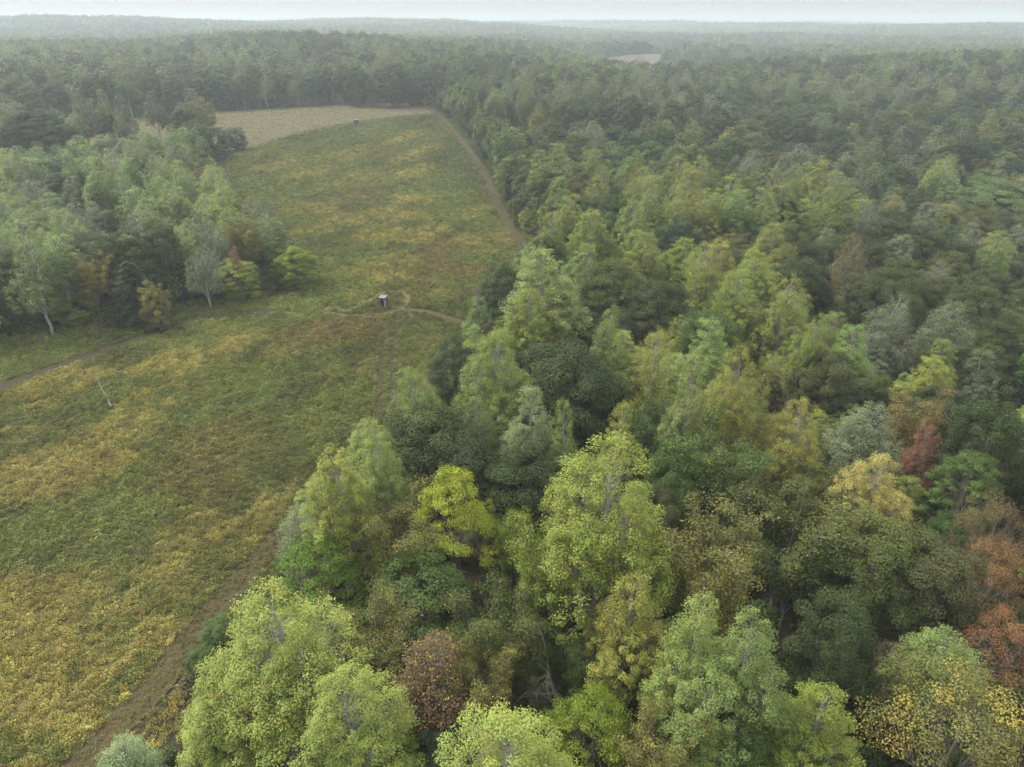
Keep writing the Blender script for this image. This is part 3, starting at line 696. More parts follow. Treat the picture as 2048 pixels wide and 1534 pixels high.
HEROES = [
    ('tulip', -14.8, 33.6, 20, 10.0, 'palb', 0.16, 'large pale green tree with orange-flecked leaves beside the mown strip'),
    ('tulip', -19.5, 33.5, 15, 6.6, 'palb', 0.14, 'lower pale leafy crown between the mown strip and the large flecked tree'),
    ('tulip', -9.9, 29.9, 18, 7.1, 'palb', 0.12, 'rounded pale green tree just below the vase-shaped olive tree'),
    ('thin', -26.6, 31.9, 9, 5.7, 'silv', 0.03, 'small silvery green tree at the very bottom left on the mown strip'),
    ('tulip', -0.4, 26.7, 19, 9.0, 'palb', 0.15, 'broad pale yellow-flecked crown cut by the bottom edge below the bare branches'),
    ('walnut', -17.0, 46.8, 13, 7.9, 'brgt', 0.0, 'rounded bright green tree beside the brown strip, above the large flecked tree'),
    ('vase', -11.3, 39.9, 13, 6.2, 'olyl', 0.1, 'vase-shaped olive yellow tree with bare stems showing beneath its crown'),
    ('thin', -6.2, 37.0, 13, 6.8, 'rust', 0.15, 'thin rust-brown tree among green crowns near the bottom'),
    ('thin', -20.6, 54.4, 12, 4.9, 'silv', 0.03, 'silvery pale tree leaning over the field corner by the strip'),
    ('tulip', -14.5, 51.3, 20, 6.4, 'ygrn', 0.2, 'tall narrow tree flecked with orange leaves at the field edge'),
    ('tulip', -12.0, 56.8, 20, 5.0, 'pale', 0.08, 'slim pale tree with a white trunk showing, above the chartreuse tree'),
    ('walnut', -4.8, 52.1, 17, 7.0, 'char', 0.0, 'vivid chartreuse yellow tree with spreading flat crown'),
    ('vase', 0.0, 53.8, 12, 3.7, 'ygrn', 0.05, 'small yellow-green tree just right of the chartreuse tree'),
    ('vase', -9.7, 50.1, 15, 7.1, 'olyl', 0.12, 'olive tree with brownish twigs tucked left of the chartreuse tree'),
    ('walnut', -8.1, 46.1, 12, 9.6, 'green', 0.0, 'wide layered mid green tree below the chartreuse tree'),
    ('vase', -1.5, 41.6, 13, 6.6, 'oliv', 0.06, 'olive green bushy tree left of the big yellow-flecked tree'),
    ('vase', -2.7, 37.1, 12, 4.7, 'olyl', 0.15, 'yellowish olive tree beside the thin rust-brown tree'),
    ('tulip', 7.0, 46.6, 24, 10.7, 'ygrn', 0.13, 'largest yellow-flecked tree, tall egg-shaped crown in the middle of the near wood'),
    ('tulip', 8.7, 40.0, 16, 6.2, 'pyel', 0.22, 'yellow-speckled leafy tree standing below the largest yellow-flecked tree'),
    ('vase', 3.5, 47.1, 17, 5.7, 'ygrn', 0.15, 'yellow-green side crown touching the largest yellow-flecked tree'),
    ('vase', 16.6, 45.9, 16, 8.5, 'olyl', 0.15, 'olive yellow tree between the largest yellow-flecked tree and the bare drooping branches'),
    ('tulip', 12.4, 35.4, 18, 5.6, 'pale', 0.12, 'pale green tree with light stems, lower centre right of the wood'),
    ('tulip', 15.6, 34.5, 19, 5.8, 'palg', 0.1, 'leafy light green tree beside the dark gap at lower right'),
    ('tulip', 13.0, 33.0, 14, 7.5, 'palg', 0.1, 'light green crown below the pale light-stemmed tree'),
    ('oak', 24.3, 38.5, 15, 6.1, 'dkgr', 0.0, 'compact dark green round tree in the gap at lower right'),
    ('vase', 25.3, 51.9, 14, 10.3, 'oliv', 0.08, 'drooping olive tree with bare grey branches fanning beneath it'),
    ('dead', 25.5, 49.7, 11, 7.5, 'bare', 0.0, 'fan of bare grey branches below the drooping olive tree'),
    ('tulip', 34.6, 56.6, 16, 7.8, 'gold', 0.0, 'golden yellow tree standing alone among dark olive crowns'),
    ('oak', 31.2, 46.5, 16, 8.1, 'oliv', 0.0, 'broad dark olive oak just below the golden yellow tree'),
    ('oak', 34.7, 44.9, 15, 7.6, 'olvd', 0.0, 'dark olive oak beside the orange trees at the edge'),
    ('walnut', 46.6, 60.5, 14, 7.0, 'brgr', 0.0, 'feathery fresh green tree right of the golden yellow tree'),
    ('maple', 43.5, 51.0, 15, 5.7, 'rust', 0.0, 'rusty orange tree at the edge, highest of three'),
    ('maple', 42.0, 47.8, 13, 5.1, 'oran', 0.0, 'bright orange-brown tree at the edge, middle of three'),
    ('maple', 38.0, 40.4, 12, 5.0, 'redo', 0.1, 'red-orange leaning tree at the edge, lowest of three'),
    ('thin', 32.2, 36.9, 13, 9.3, 'palg', 0.08, 'pale green tree with long bare stems leaning at lower right'),
    ('maple', 29.4, 31.8, 15, 8.9, 'peach', 0.0, 'green tree tipped with peach-orange leaves in the bottom right corner'),
    ('walnut', 5.5, 33.2, 11, 6.4, 'lime', 0.0, 'feathery lime green tree below the bare white branches'),
    ('dead', 3.7, 38.2, 12, 7.3, 'bare', 0.0, 'bare white-branched tree in the dark hollow below centre'),
    ('tulip', 20.0, 32.0, 13, 6.2, 'ygrn', 0.12, 'yellow-green tree with pale bare limbs near the bottom'),
    ('vase', 9.9, 31.3, 12, 4.9, 'olyl', 0.2, 'orange-flecked olive tree between the lime tree and light green crown'),
    ('oak', 15.5, 32.1, 11, 4.6, 'green', 0.0, 'mid green tree low down beside the light green crown'),
    ('thin', 31.6, 39.9, 9, 5.8, 'brwn', 0.1, 'brownish thin tree in the shade right of the compact dark tree'),
    ('tulip', -21.4, 33.1, 11, 5.1, 'palb', 0.14, 'low pale leafy crown overhanging the mown strip at the bottom left'),
    ('lowoak', -27.2, 48.3, 3.2, 3.2, 'green', 0.0, 'low green shrub on the strip verge above the large flecked tree'),
    ('lowoak', -27.7, 45.1, 2.8, 2.6, 'green', 0.0, 'low green shrub on the strip verge left of the large flecked tree'),
    ('lowoak', 1.4, 44.0, 8, 6.2, 'oliv', 0.0, 'low olive tree filling the hollow beside the bare white-branched tree'),
    ('vase', 6.7, 40.7, 9, 5.1, 'green', 0.05, 'small green tree right of the bare white-branched tree'),
    ('tulip', -10.0, 70.5, 18, 6.9, 'palg', 0.08, 'light green tree standing at the tip of the twin wheel tracks'),
    ('oak', -9.4, 67.1, 15, 10.2, 'dkol', 0.0, 'dark olive oak just below the tree at the wheel tracks'),
    ('tulip', -2.8, 74.4, 21, 9.1, 'pale', 0.12, 'tall pale tree near the end of the curved path from the hut'),
    ('lowoak', -8.1, 91.5, 13, 7.7, 'dkgr', 0.0, 'low dark green tree on the field edge below the curved path'),
    ('oak', 6.9, 77.8, 18, 12.5, 'dkgr', 0.0, 'wide dark green oak left of the twin yellow-topped trees'),
    ('tulip', 1.9, 66.4, 18, 6.0, 'silv', 0.06, 'silvery green tree in front of the wide dark oak'),
    ('tulip', -4.3, 67.9, 16, 4.9, 'brgr', 0.05, 'small fresh green crown beside the silvery green tree'),
    ('oak', -4.6, 62.6, 14, 8.7, 'dkgr', 0.0, 'dark green oak just above the chartreuse tree'),
    ('oak', 2.5, 60.0, 15, 8.9, 'dkgr', 0.0, 'dark green oak left of the largest yellow-flecked tree'),
    ('tulip', 5.8, 62.8, 18, 3.8, 'pale', 0.1, 'narrow pale tree right of the silvery green tree'),
    ('tulip', 11.3, 64.6, 17, 4.9, 'ygrn', 0.25, 'small orange-specked tree behind the largest yellow-flecked tree'),
    ('tulip', 5.3, 103.5, 22, 11.6, 'palw', 0.1, 'tall pale tree beside the end of the long brown strip'),
    ('lowoak', -1.2, 120.4, 15, 9.2, 'dkgr', 0.0, 'dark green tree at the field edge below the long brown strip'),
    ('tulip', 2.8, 98.3, 18, 7.6, 'ygrn', 0.1, 'yellow-green tree in front of the tall pale tree at the strip'),
    ('vase', -0.4, 98.4, 12, 6.0, 'ygrn', 0.05, 'low yellow-green bush-like tree at the end of the curved path'),
    ('thin', -5.7, 131.1, 8, 6.7, 'brwn', 0.0, 'bare brownish sapling on the field edge above the curved path'),
    ('oak', 17.6, 118.1, 16, 12.8, 'oliv', 0.0, 'olive oak behind the tall pale tree'),
    ('tulip', 13.6, 125.4, 17, 8.1, 'palg', 0.05, 'light green narrow tree left of the olive oak'),
    ('tulip', 16.2, 77.0, 20, 7.3, 'pyel', 0.12, 'pale yellow tree right of the wide dark green oak'),
    ('tulip', 12.7, 90.6, 18, 5.4, 'pale', 0.06, 'small pale crown behind the wide dark green oak'),
    ('tulip', 19.3, 68.3, 21, 5.3, 'palw', 0.12, 'pale half of the twin yellow-topped trees'),
    ('tulip', 24.7, 69.4, 21, 7.5, 'pyel', 0.2, 'yellow half of the twin yellow-topped trees'),
    ('vase', 20.7, 60.8, 16, 8.4, 'green', 0.1, 'green leafy tree below the twin yellow-topped trees'),
    ('tulip', 29.9, 65.5, 17, 6.8, 'pyel', 0.3, 'orange-yellow flecked tree below and right of the twin trees'),
    ('thin', 38.8, 69.1, 15, 8.3, 'grey', 0.05, 'pale grey-green thinning tree near the small red tree'),
    ('thin', 47.9, 70.3, 12, 4.3, 'red', 0.0, 'small scarlet red tree among dull green ones'),
    ('vase', 48.8, 74.9, 14, 6.5, 'brwo', 0.2, 'brown-orange tree just above the scarlet tree'),
    ('oak', 51.2, 66.2, 18, 7.9, 'dkgr', 0.0, 'big dark green oak at the edge above the feathery green tree'),
    ('tulip', 41.5, 102.2, 19, 9.0, 'pyel', 0.08, 'round yellow-green tree in the centre of the right-hand forest'),
    ('tulip', 50.8, 134.9, 19, 11.0, 'pyel', 0.1, 'yellow-green tree farther back, beyond the round one'),
    ('tulip', 35.3, 106.3, 19, 8.5, 'ygrn', 0.1, 'yellow olive tree left of the round yellow-green tree'),
    ('tulip', 46.1, 205.1, 20, 14.6, 'pyel', 0.08, 'domed yellow-green tree well back, beyond the dark oaks'),
    ('oak', 35.1, 147.7, 16, 9.9, 'teal', 0.0, 'blue-green dark oak between yellow-green trees'),
    ('tulip', 12.7, 158.0, 19, 11.5, 'ygrn', 0.05, 'yellow-green tree beside the tiny red sapling, near the strip'),
    ('thin', 14.7, 168.7, 18, 1.9, 'red', 0.0, 'tiny bright red treetop poking out near the brown strip'),
    ('tulip', 17.7, 147.9, 18, 9.3, 'pyel', 0.1, 'yellow-topped tree second in from the brown strip'),
    ('tulip', 26.3, 153.4, 19, 8.6, 'pale', 0.05, 'pale crown between the yellow-topped and domed trees'),
    ('tulip', 37.3, 164.9, 19, 10.9, 'ygrn', 0.05, 'yellow-green crown below the domed tree'),
    ('tulip', 44.3, 164.7, 19, 12.0, 'pyel', 0.05, 'broad yellow-green crown right of and below the domed tree'),
    ('oak', 14.6, 212.1, 17, 18.0, 'oliv', 0.0, 'large olive oak standing at the brown strip'),
    ('oak', 4.1, 232.6, 16, 17.3, 'dkgr', 0.0, 'dark oak at the brown strip above the large olive oak'),
    ('oak', 27.8, 233.7, 16, 17.4, 'dkgr', 0.0, 'dark green oak left of the domed yellow-green tree'),
    ('oak', 0.2, 355.6, 18, 13.9, 'dkgr', 0.0, 'dark round crown beside the far end of the strip'),
    ('oak', -17.3, 335.0, 17, 9.2, 'dkgr', 0.0, 'narrow dark tree on the far bend of the brown strip'),
    ('tulip', -7.4, 331.3, 19, 16.2, 'grey', 0.02, 'greyish tree right of the narrow dark tree at the far bend'),
    ('tulip', -33.3, 395.8, 16.3, 15.7, 'grey', 0.02, 'pale grey tree at the far top corner of the field'),
    ('tulip', 40.7, 88.1, 18, 5.6, 'ygrn', 0.15, 'slim yellowish tree right of the round yellow-green tree'),
    ('thin', 60.7, 106.9, 16, 11.9, 'grey', 0.03, 'grey-green thinning tree below the dark gap of bare trunks'),
    ('thin', 69.7, 106.1, 16, 11.9, 'grey', 0.03, 'grey-green thinning tree at the far side of the dark gap'),
    ('dead', 65.0, 92.2, 10, 7.9, 'bare', 0.0, 'arching bare grey branches over the right-hand forest'),
    ('dead', 35.3, 80.6, 12, 3.8, 'bare', 0.0, 'small bare branches right of the twin yellow-topped trees'),
    ('oak', 153.8, 226.2, 17, 23.4, 'brgr', 0.0, 'fresh green spreading oak at the upper edge of the near forest'),
    ('oak', 93.1, 172.6, 16, 12.2, 'olvd', 0.0, 'olive brown oak above the dark gap of bare trunks'),
    ('tulip', 64.1, 130.3, 20, 6.5, 'bryl', 0.1, 'thin brown-yellow tree at the dark gap of bare trunks'),
    ('oak', 139.0, 364.7, 17, 21.7, 'dkol', 0.0, 'dark rounded oak far back in the right-hand forest'),
    ('tulip', 157.5, 263.6, 19, 14.3, 'pyel', 0.1, 'pale yellow tree far back near the upper right'),
    ('oak', 14.5, 78.6, 14, 5.5, 'green', 0.0, 'mid green oak below the pale yellow tree'),
    ('vase', 17.3, 70.8, 14, 6.8, 'green', 0.05, 'leafy green tree between the orange-specked and twin trees'),
    ('oak', 16.8, 60.2, 14, 7.0, 'green', 0.0, 'dense green oak right of the largest yellow-flecked tree'),
    ('oak', 14.3, 54.8, 13, 5.1, 'dkol', 0.0, 'dark olive oak touching the largest yellow-flecked tree'),
    ('vase', 31.6, 59.2, 13, 6.5, 'oliv', 0.08, 'olive tree left of the golden yellow tree'),
    ('oak', 23.5, 57.6, 14, 6.3, 'oliv', 0.0, 'olive oak below the orange-yellow flecked tree'),
    ('oak', 29.6, 97.2, 15, 9.5, 'green', 0.0, 'green oak left of the round yellow-green tree'),
    ('oak', 24.1, 110.6, 15, 8.9, 'dkol', 0.0, 'dark olive oak right of the olive oak'),
    ('oak', 42.3, 86.2, 14, 8.0, 'olvd', 0.0, 'brown-olive oak between the thinning grey trees'),
    ('tulip', -85.5, 122.0, 18, 10.5, 'palg', 0.04, 'pale leggy tree with white trunks at the left edge of the left wood'),
    ('tulip', -84.7, 127.8, 17.5, 10.0, 'palg', 0.05, 'pale tall tree with several white trunks showing, left wood front'),
    ('tulip', -91.7, 151.8, 18, 12.7, 'grey', 0.02, 'grey-green tree behind the white-trunked trees'),
    ('oak', -85.9, 137.8, 15, 12.8, 'dkgr', 0.0, 'dark green tree right of the white-trunked trees'),
    ('cedar', -71.6, 128.2, 12.5, 9.3, 'teal', 0.0, 'blue-green evergreen at the front of the left wood'),
    ('vase', -79.7, 128.6, 14, 6.5, 'olyl', 0.3, 'tall thin yellowing tree between white trunks and evergreen'),
    ('lowoak', -83.6, 127.7, 6.5, 7.6, 'ygrn', 0.1, 'low yellow-green tree at the foot of the left wood'),
    ('thin', -76.7, 146.6, 13, 5.2, 'gold', 0.0, 'small golden crown inside the left wood'),
    ('lowoak', -66.4, 124.7, 10, 5.0, 'olyl', 0.2, 'small yellow-green tree right of the evergreen'),
    ('thin', -61.2, 135.6, 13.5, 11.7, 'grey', 0.03, 'silvery tree with one clear white trunk, left wood front'),
    ('thin', -60.1, 158.2, 14, 11.7, 'grey', 0.03, 'sparse grey tree at the right end of the left wood'),
    ('lowoak', -57.1, 142.2, 8.5, 8.3, 'ygrn', 0.1, 'low green-yellow tree right of the silvery white-trunked tree'),
    ('tulip', -52.4, 155.3, 14.5, 10.4, 'palg', 0.03, 'light green tree near the tip of the left wood'),
    ('lowoak', -47.1, 149.3, 9.5, 9.1, 'lime', 0.0, 'bright green tree at the very tip of the left wood'),
    ('thin', -56.2, 140.3, 12, 2.2, 'oran', 0.0, 'little orange crown near the tip of the left wood'),
    ('tulip', -88.9, 168.2, 17, 13.4, 'palg', 0.03, 'pale green crown in the middle of the left wood'),
    ('tulip', -89.1, 185.5, 17, 13.4, 'pale', 0.03, 'pale crown right of the middle of the left wood'),
    ('tulip', -106.8, 187.1, 18, 15.4, 'palg', 0.03, 'pale green crown on the upper left of the left wood'),
    ('tulip', -121.1, 235.2, 17, 15.0, 'pale', 0.03, 'pale crown in the upper part of the left wood'),
    ('tulip', -119.9, 265.2, 17, 14.1, 'pale', 0.03, 'topmost pale crown of the left wood'),
    ('tulip', -121.6, 251.3, 17, 13.4, 'palg', 0.03, 'pale crown left of the topmost pale one'),
    ('tulip', -106.5, 166.0, 17, 12.7, 'palg', 0.03, 'light crown near the left edge above the white-trunked trees'),
    ('oak', -126.9, 202.4, 14, 12.5, 'dkgr', 0.0, 'dark oak pocket in the left wood'),
    ('tulip', -149.5, 288.3, 17, 6.7, 'grey', 0.0, 'slim grey tree by the left clearing'),
    ('cedar', -157.9, 297.5, 15, 5.5, 'teal', 0.0, 'slender dark evergreen by the left clearing'),
    ('oak', -178.6, 280.2, 18, 20.4, 'dkgr', 0.0, 'dark oak at the far left of the left wood'),
    ('lowoak', -141.1, 342.0, 15.6, 11.5, 'golo', 0.0, 'orange-topped round tree standing out at the left wood corner'),
    ('lowoak', -116.7, 289.7, 12.7, 11.8, 'dkgr', 0.0, 'dark tree at the corner of the left wood'),
    ('lowoak', -113.6, 305.2, 9.3, 8.7, 'dkgr', 0.0, 'dark bushy tree at the outermost corner of the left wood'),
    ('maple', -94.9, 220.7, 12, 6.8, 'redo', 0.2, 'reddish small tree at the field side of the left wood'),
    ('lowoak', -68.6, 435.3, 22.6, 20.1, 'dkgr', 0.0, 'largest dark tree on the far edge of the back field'),
    ('lowoak', -89.5, 439.6, 21.5, 14.5, 'dkgr', 0.0, 'dark tree left of the largest one on the far field edge'),
    ('tulip', -195.1, 387.5, 22.2, 20.6, 'palg', 0.0, 'tall pale grey-green tree on the far left field edge'),
    ('lowoak', -57.0, 441.3, 15.8, 12.2, 'dkol', 0.0, 'dark bushy tree at the far top corner of the field'),
]

NAMES = dict(tulip='tulip_tree', oak='oak_tree', lowoak='oak_tree', walnut='walnut_tree', vase='elm_tree', thin='birch_tree', maple='maple_tree', dead='dead_tree', cedar='cedar_tree')
MOTTLE = {'peach': ((0.15, 0.15, 0.04), 0.27)}

def plant(kind, x, y, H, W, tint, spot, label, group, which=None, lean=0.0):
    p = SPEC[kind][int(rng.integers(min(6, len(SPEC[kind])))) if which is None else which]
    root = bpy.data.objects.new(NAMES[kind], None)
    COL.objects.link(root)
    root.empty_display_size = 0.5
    root.location = (x, y, float(hgt(x, y)) - 0.15)
    root.rotation_euler = (lean * rng.normal(), lean * rng.normal(), rng.random() * 6.283)
    s = W / p['W']
    root.scale = (s, s, H / p['H'])
    tag(root, label, 'tree', group)
    tr = bpy.data.objects.new("trunk", p['trunk']); COL.objects.link(tr); tr.parent = root
    cr = bpy.data.objects.new("crown", p['crown']); COL.objects.link(cr); cr.parent = root
    cr.color = (*tint, spot)
    return root

placed = []
for (kind, x, y, H, W, c, spot, label) in HEROES:
    W_ = max(W * 1.12, 0.20 * H) if kind != 'thin' or W > 4 else max(W * 1.3, 1.5)
    if kind in ('tulip', 'thin'): W_ = min(W_, 0.60 * H)
    grp = 'trees of the left wood' if x < -40 and y < 345 else ('trees on the far edge of the hay field' if y > 380 else 'trees of the right-hand forest')
    tint = np.array(TINT[c]) * rng.uniform(0.94, 1.06)
    if c in MOTTLE: tint, spot = MOTTLE[c]
    plant(kind, x, y, H, W_, tint, spot, label, grp, (6 + int(x) % 2 if kind == 'tulip' and W_ > 7.6 and y < 75 else None), 0.02)
    placed.append((x, y, W_ / 2, H, kind, c, label))
PL = np.array([(p[0], p[1], p[2], p[3]) for p in placed])

# ---- the trees between them
def scatter(spacing, d0, d1, seed, half=math.radians(41.0), jit=0.42, gaps=True, pad=1.2):
    r = np.random.default_rng(seed)
    n = int(d1 / spacing) + 2
    i, j = np.meshgrid(np.arange(-n, n + 1), np.arange(0, n + 1))
    x = (i + 0.5 * (j % 2)) * spacing; y = j * spacing * 0.87
    x = x + r.uniform(-jit, jit, x.shape) * spacing; y = y + r.uniform(-jit, jit, y.shape) * spacing
    d = np.hypot(x, y); a = np.arctan2(x, y + 6.0)
    k = (d >= d0) & (d < d1) & (np.abs(a) < half + 8.0 / np.maximum(d, 8))
    x, y = x[k], y[k]
    k = ~open_ground(x, y, pad)
    if not gaps: return x[k], y[k]
    for (cx, cy_, cr_) in CLEAR: k &= np.hypot(x - cx, y - cy_) > cr_
    for gl in GAP_LINES: k &= dist_line(gl, x, y) > 4.0
    return x[k], y[k]

PALETTE_R = [('tulip', 'pale', .06), ('tulip', 'ygrn', .05), ('tulip', 'pyel', .05), ('tulip', 'palg', .05), ('tulip', 'grey', .07), ('oak', 'dkgr', .12), ('oak', 'dkol', .14), ('oak', 'oliv', .13),
             ('oak', 'olvd', .08), ('oak', 'green', .07), ('oak', 'teal', .04), ('vase', 'olyl', .04), ('vase', 'brwn', .03), ('thin', 'grey', .05), ('thin', 'rust', .012), ('maple', 'brwo', .012)]
PALETTE_B = [('tulip', 'pale', .20), ('tulip', 'ygrn', .16), ('tulip', 'pyel', .18), ('tulip', 'palg', .12), ('oak', 'green', .08), ('oak', 'oliv', .10), ('oak', 'dkgr', .08), ('vase', 'olyl', .05), ('thin', 'grey', .03)]
PALETTE_L = [('tulip', 'palg', .22), ('tulip', 'pale', .20), ('tulip', 'palw', .08), ('tulip', 'grey', .18), ('oak', 'dkgr', .07), ('oak', 'dkol', .06), ('vase', 'oliv', .06), ('thin', 'grey', .08), ('vase', 'olyl', .05)]
PALETTE_FAR = [('tulip', 'grey', .20), ('tulip', 'palg', .08), ('tulip', 'pyel', .05), ('oak', 'dkgr', .14), ('oak', 'dkol', .15), ('oak', 'green', .06), ('oak', 'oliv', .12), ('oak', 'teal', .06), ('thin', 'grey', .03), ('maple', 'brwo', .02), ('oak', 'olvd', .08)]

def pick(pal, n, u):
    w = np.cumsum([p[2] for p in pal]); w = w / w[-1]
    return np.searchsorted(w, u)

def in_left(x, y): return (x < -40) & (y < 330)

fx, fy = scatter(7.2, 20.0, 118.0, 5)
fx2, fy2 = scatter(9.2, 118.0, 330.0, 6)
fx = np.concatenate([fx, fx2]); fy = np.concatenate([fy, fy2])
keep = np.ones(len(fx), bool)
for (hx, hy, hr, hh) in PL:
    keep &= np.hypot(fx - hx, fy - hy) > np.maximum(2.2, 0.72 * hr + 0.6)
fx, fy = fx[keep], fy[keep]
# kinds grow in loose stands: smooth noise picks from the palette
u = np.clip((fbm(fx / 22, fy / 22, 91, 2) - 0.5) * 1.5 + 0.5 + rng.normal(size=len(fx)) * 0.20, 0.001, 0.999)
u = (np.argsort(np.argsort(u)) + 0.5) / len(u)
left = in_left(fx, fy)
fill = []
for k in range(len(fx)):
    pal = PALETTE_L if left[k] else (PALETTE_B if fx[k] < 52 + 8 * math.sin(fy[k] / 23) and 62 < fy[k] < 235 else PALETTE_R)
    kind, c, _ = pal[int(pick(pal, 1, u[k]))]
    d = math.hypot(fx[k], fy[k])
    H = dict(tulip=18.5, oak=15.0, vase=12.5, thin=13.5, maple=13.0)[kind] * rng.uniform(0.82, 1.12)
    if d < 46: H *= 0.72
    if d < 118: H *= 0.84                       # between the tall near trees the others stay under
    if left[k]: H *= 0.92
    W = dict(tulip=10.4, oak=12.4, vase=9.2, thin=8.4, maple=8.0)[kind] * rng.uniform(0.85, 1.2)
    if d < 118: W *= 0.76
    if left[k]: W *= 0.88
    edge = min(float(dist_line(r_edge, fx[k], fy[k])), float(dist_line(l_edge, fx[k], fy[k])))
    if (edge < 8 and fy[k] < 64) or (edge < 4.5 and fy[k] < 110): continue
    if edge < 7: H *= 0.75; W *= 0.85
    if left[k] and fx[k] < -112 and fy[k] > 225: H *= (0.58 if fx[k] < -128 and fy[k] > 245 else 0.8)
    near = np.hypot(PL[:, 0] - fx[k], PL[:, 1] - fy[k]) < 10.0        # the understorey stays below the big trees
    if near.any() and d < 150: H = min(H, 0.70 * float(PL[near, 3].min())); W = min(W, 0.72 * H)
    if 'oak' in kind: W = min(W, 0.70 * H)
    fill.append([fx[k], fy[k], d, kind, c, H, W])

for line, y_lo, y_hi, off, gap_, hs in ((LEFT_FRONT, 0, 200, 2.0, 4.6, 15.5), (l_edge, 158, 300, 4.5, 5.5, 13.0), (r_edge, 135, 450, 5.0, 5.5, 14.5)):
    sl = np.array(smooth_line(line, 1.0) if line is LEFT_FRONT else line); tt = np.gradient(sl, axis=0); tt /= np.linalg.norm(tt, axis=1)[:, None]
    acc = 0.0
    for q in range(1, len(sl)):
        acc += float(np.hypot(*(sl[q] - sl[q - 1])))
        if acc < gap_ or not (y_lo < sl[q, 1] < y_hi): continue
        acc = rng.uniform(-1.5, 1)
        for sgn in (-1, 1):
            p_ = sl[q] + sgn * np.array([-tt[q, 1], tt[q, 0]]) * (off + 3.5 * rng.random())
            if bool(open_ground(np.array([p_[0]]), np.array([p_[1]]), 1.4)[0]): continue
            if (np.hypot(PL[:, 0] - p_[0], PL[:, 1] - p_[1]) < 2.4).any(): continue
            kind, c = ([('tulip', 'palg'), ('tulip', 'grey'), ('oak', 'dkol'), ('thin', 'grey'), ('tulip', 'pale'), ('vase', 'olyl'), ('oak', 'green')] if p_[0] < -40 else
                       [('oak', 'dkgr'), ('oak', 'oliv'), ('tulip', 'pale'), ('lowoak', 'green'), ('oak', 'dkol'), ('tulip', 'ygrn'), ('lowoak', 'oliv')])[int(rng.integers(7))]
            H = hs * rng.uniform(0.82, 1.12); fill.append([p_[0], p_[1], math.hypot(*p_), kind, c, H, H * rng.uniform(0.42, 0.55) * (1.25 if 'oak' in kind else 1.0)])

# smaller growth that closes the wood edges towards the open ground
for line, side, y_lo, y_hi, off in ((LEFT_FRONT, 1, 0, 200, 0.5), (l_edge, 1, 150, 300, 2.6), (r_edge, -1, 112, 440, 3.2)):
    sl = np.array(smooth_line(line, 1.0) if line is LEFT_FRONT else line); tt = np.gradient(sl, axis=0); tt /= np.linalg.norm(tt, axis=1)[:, None]
    acc = 0.0
    for q in range(1, len(sl)):
        acc += float(np.hypot(*(sl[q] - sl[q - 1])))
        if acc < 3.4 or not (y_lo < sl[q, 1] < y_hi): continue
        acc = rng.uniform(-1, 0.6)
        for sgn in (-1, 1):
            p_ = sl[q] + sgn * np.array([-tt[q, 1], tt[q, 0]]) * (off + 5.5 * rng.random() ** 1.3 + 0.8)
            if bool(open_ground(np.array([p_[0]]), np.array([p_[1]]), 0.2)[0]): continue
            if (np.hypot(PL[:, 0] - p_[0], PL[:, 1] - p_[1]) < 1.6).any(): continue
            kind, c = [('vase', 'oliv'), ('lowoak', 'oliv'), ('vase', 'green'), ('lowoak', 'dkgr'), ('vase', 'olyl'), ('thin', 'palg'), ('vase', 'brwn'), ('lowoak', 'green')][int(rng.integers(8))]
            H = rng.uniform(4.0, 9.0); fill.append([p_[0], p_[1], math.hypot(*p_), kind, c, H, H * rng.uniform(0.55, 0.75)])

COLOUR = dict(palw='whitish green', pale='pale green', ygrn='yellow-green', pyel='pale yellow-green', palg='light green', grey='grey-green', dkgr='dark green', dkol='dark olive', oliv='olive green', olvd='dull brown-olive',
              green='mid green', teal='blue-green', olyl='yellowish olive', brwn='brownish', rust='rust-brown', brwo='brown-orange')
SHAPE = dict(tulip='egg-crowned tree', oak='round-crowned oak', lowoak='low bushy oak', vase='loose bushy tree', thin='thinly leaved tree', maple='small maple')
MARKS = [(p[0], p[1], m) for p in placed for key, m in (
    ('vivid chartreuse', 'the chartreuse tree'), ('golden yellow tree standing', 'the golden yellow tree'), ('largest yellow-flecked tree,', 'the largest yellow-flecked tree'),
    ('large pale green tree with orange', 'the large flecked pale tree'), ('small scarlet', 'the scarlet tree'), ('yellow half', 'the twin yellow-topped trees'), ('rounded bright green tree beside', 'the rounded bright green tree'),
    ('wide dark green oak', 'the wide dark green oak'), ('round yellow-green tree in', 'the round yellow-green tree'), ('tall pale tree beside', 'the tall pale tree by the strip'), ('domed', 'the domed yellow-green tree'),
    ('blue-green evergreen', 'the blue-green evergreen'), ('orange-topped round', 'the orange-topped tree'), ('bright green tree at the very tip', 'the bright green tip tree'), ('large olive oak standing', 'the large olive oak by the strip'),
    ('pale tall tree with several', 'the white-trunked trees'), ('fresh green spreading', 'the fresh green spreading oak'), ('green tree tipped', 'the peach-tipped tree'), ('compact dark green', 'the compact dark round tree'),
    ('narrow dark tree on the far', 'the narrow dark tree at the bend'), ('dark rounded oak far', 'the dark far oak'), ('bare white-branched', 'the bare white-branched tree'), ('olive brown oak above', 'the dark gap of trunks'), ('blue-green dark oak', 'the blue-green oak'),
    ('pale crown in the upper', 'the upper pale crown'), ('topmost pale crown', 'the topmost pale crown'), ('dark oak pocket', 'the dark oak pocket'), ('silvery tree with one', 'the silvery white-trunked tree'), ('small golden crown', 'the small golden crown'), ('reddish small tree', 'the reddish small tree'), ('dark oak at the far left', 'the dark far-left oak'), ('pale green crown in the middle', 'the middle pale crown'), ('slender dark evergreen', 'the slender evergreen'), ('grey-green thinning tree below', 'the thinning grey-green tree'), ('pale yellow tree far back', 'the far pale yellow tree')) if p[6].startswith(key)]
fill.sort(key=lambda f: f[2])
count = {}
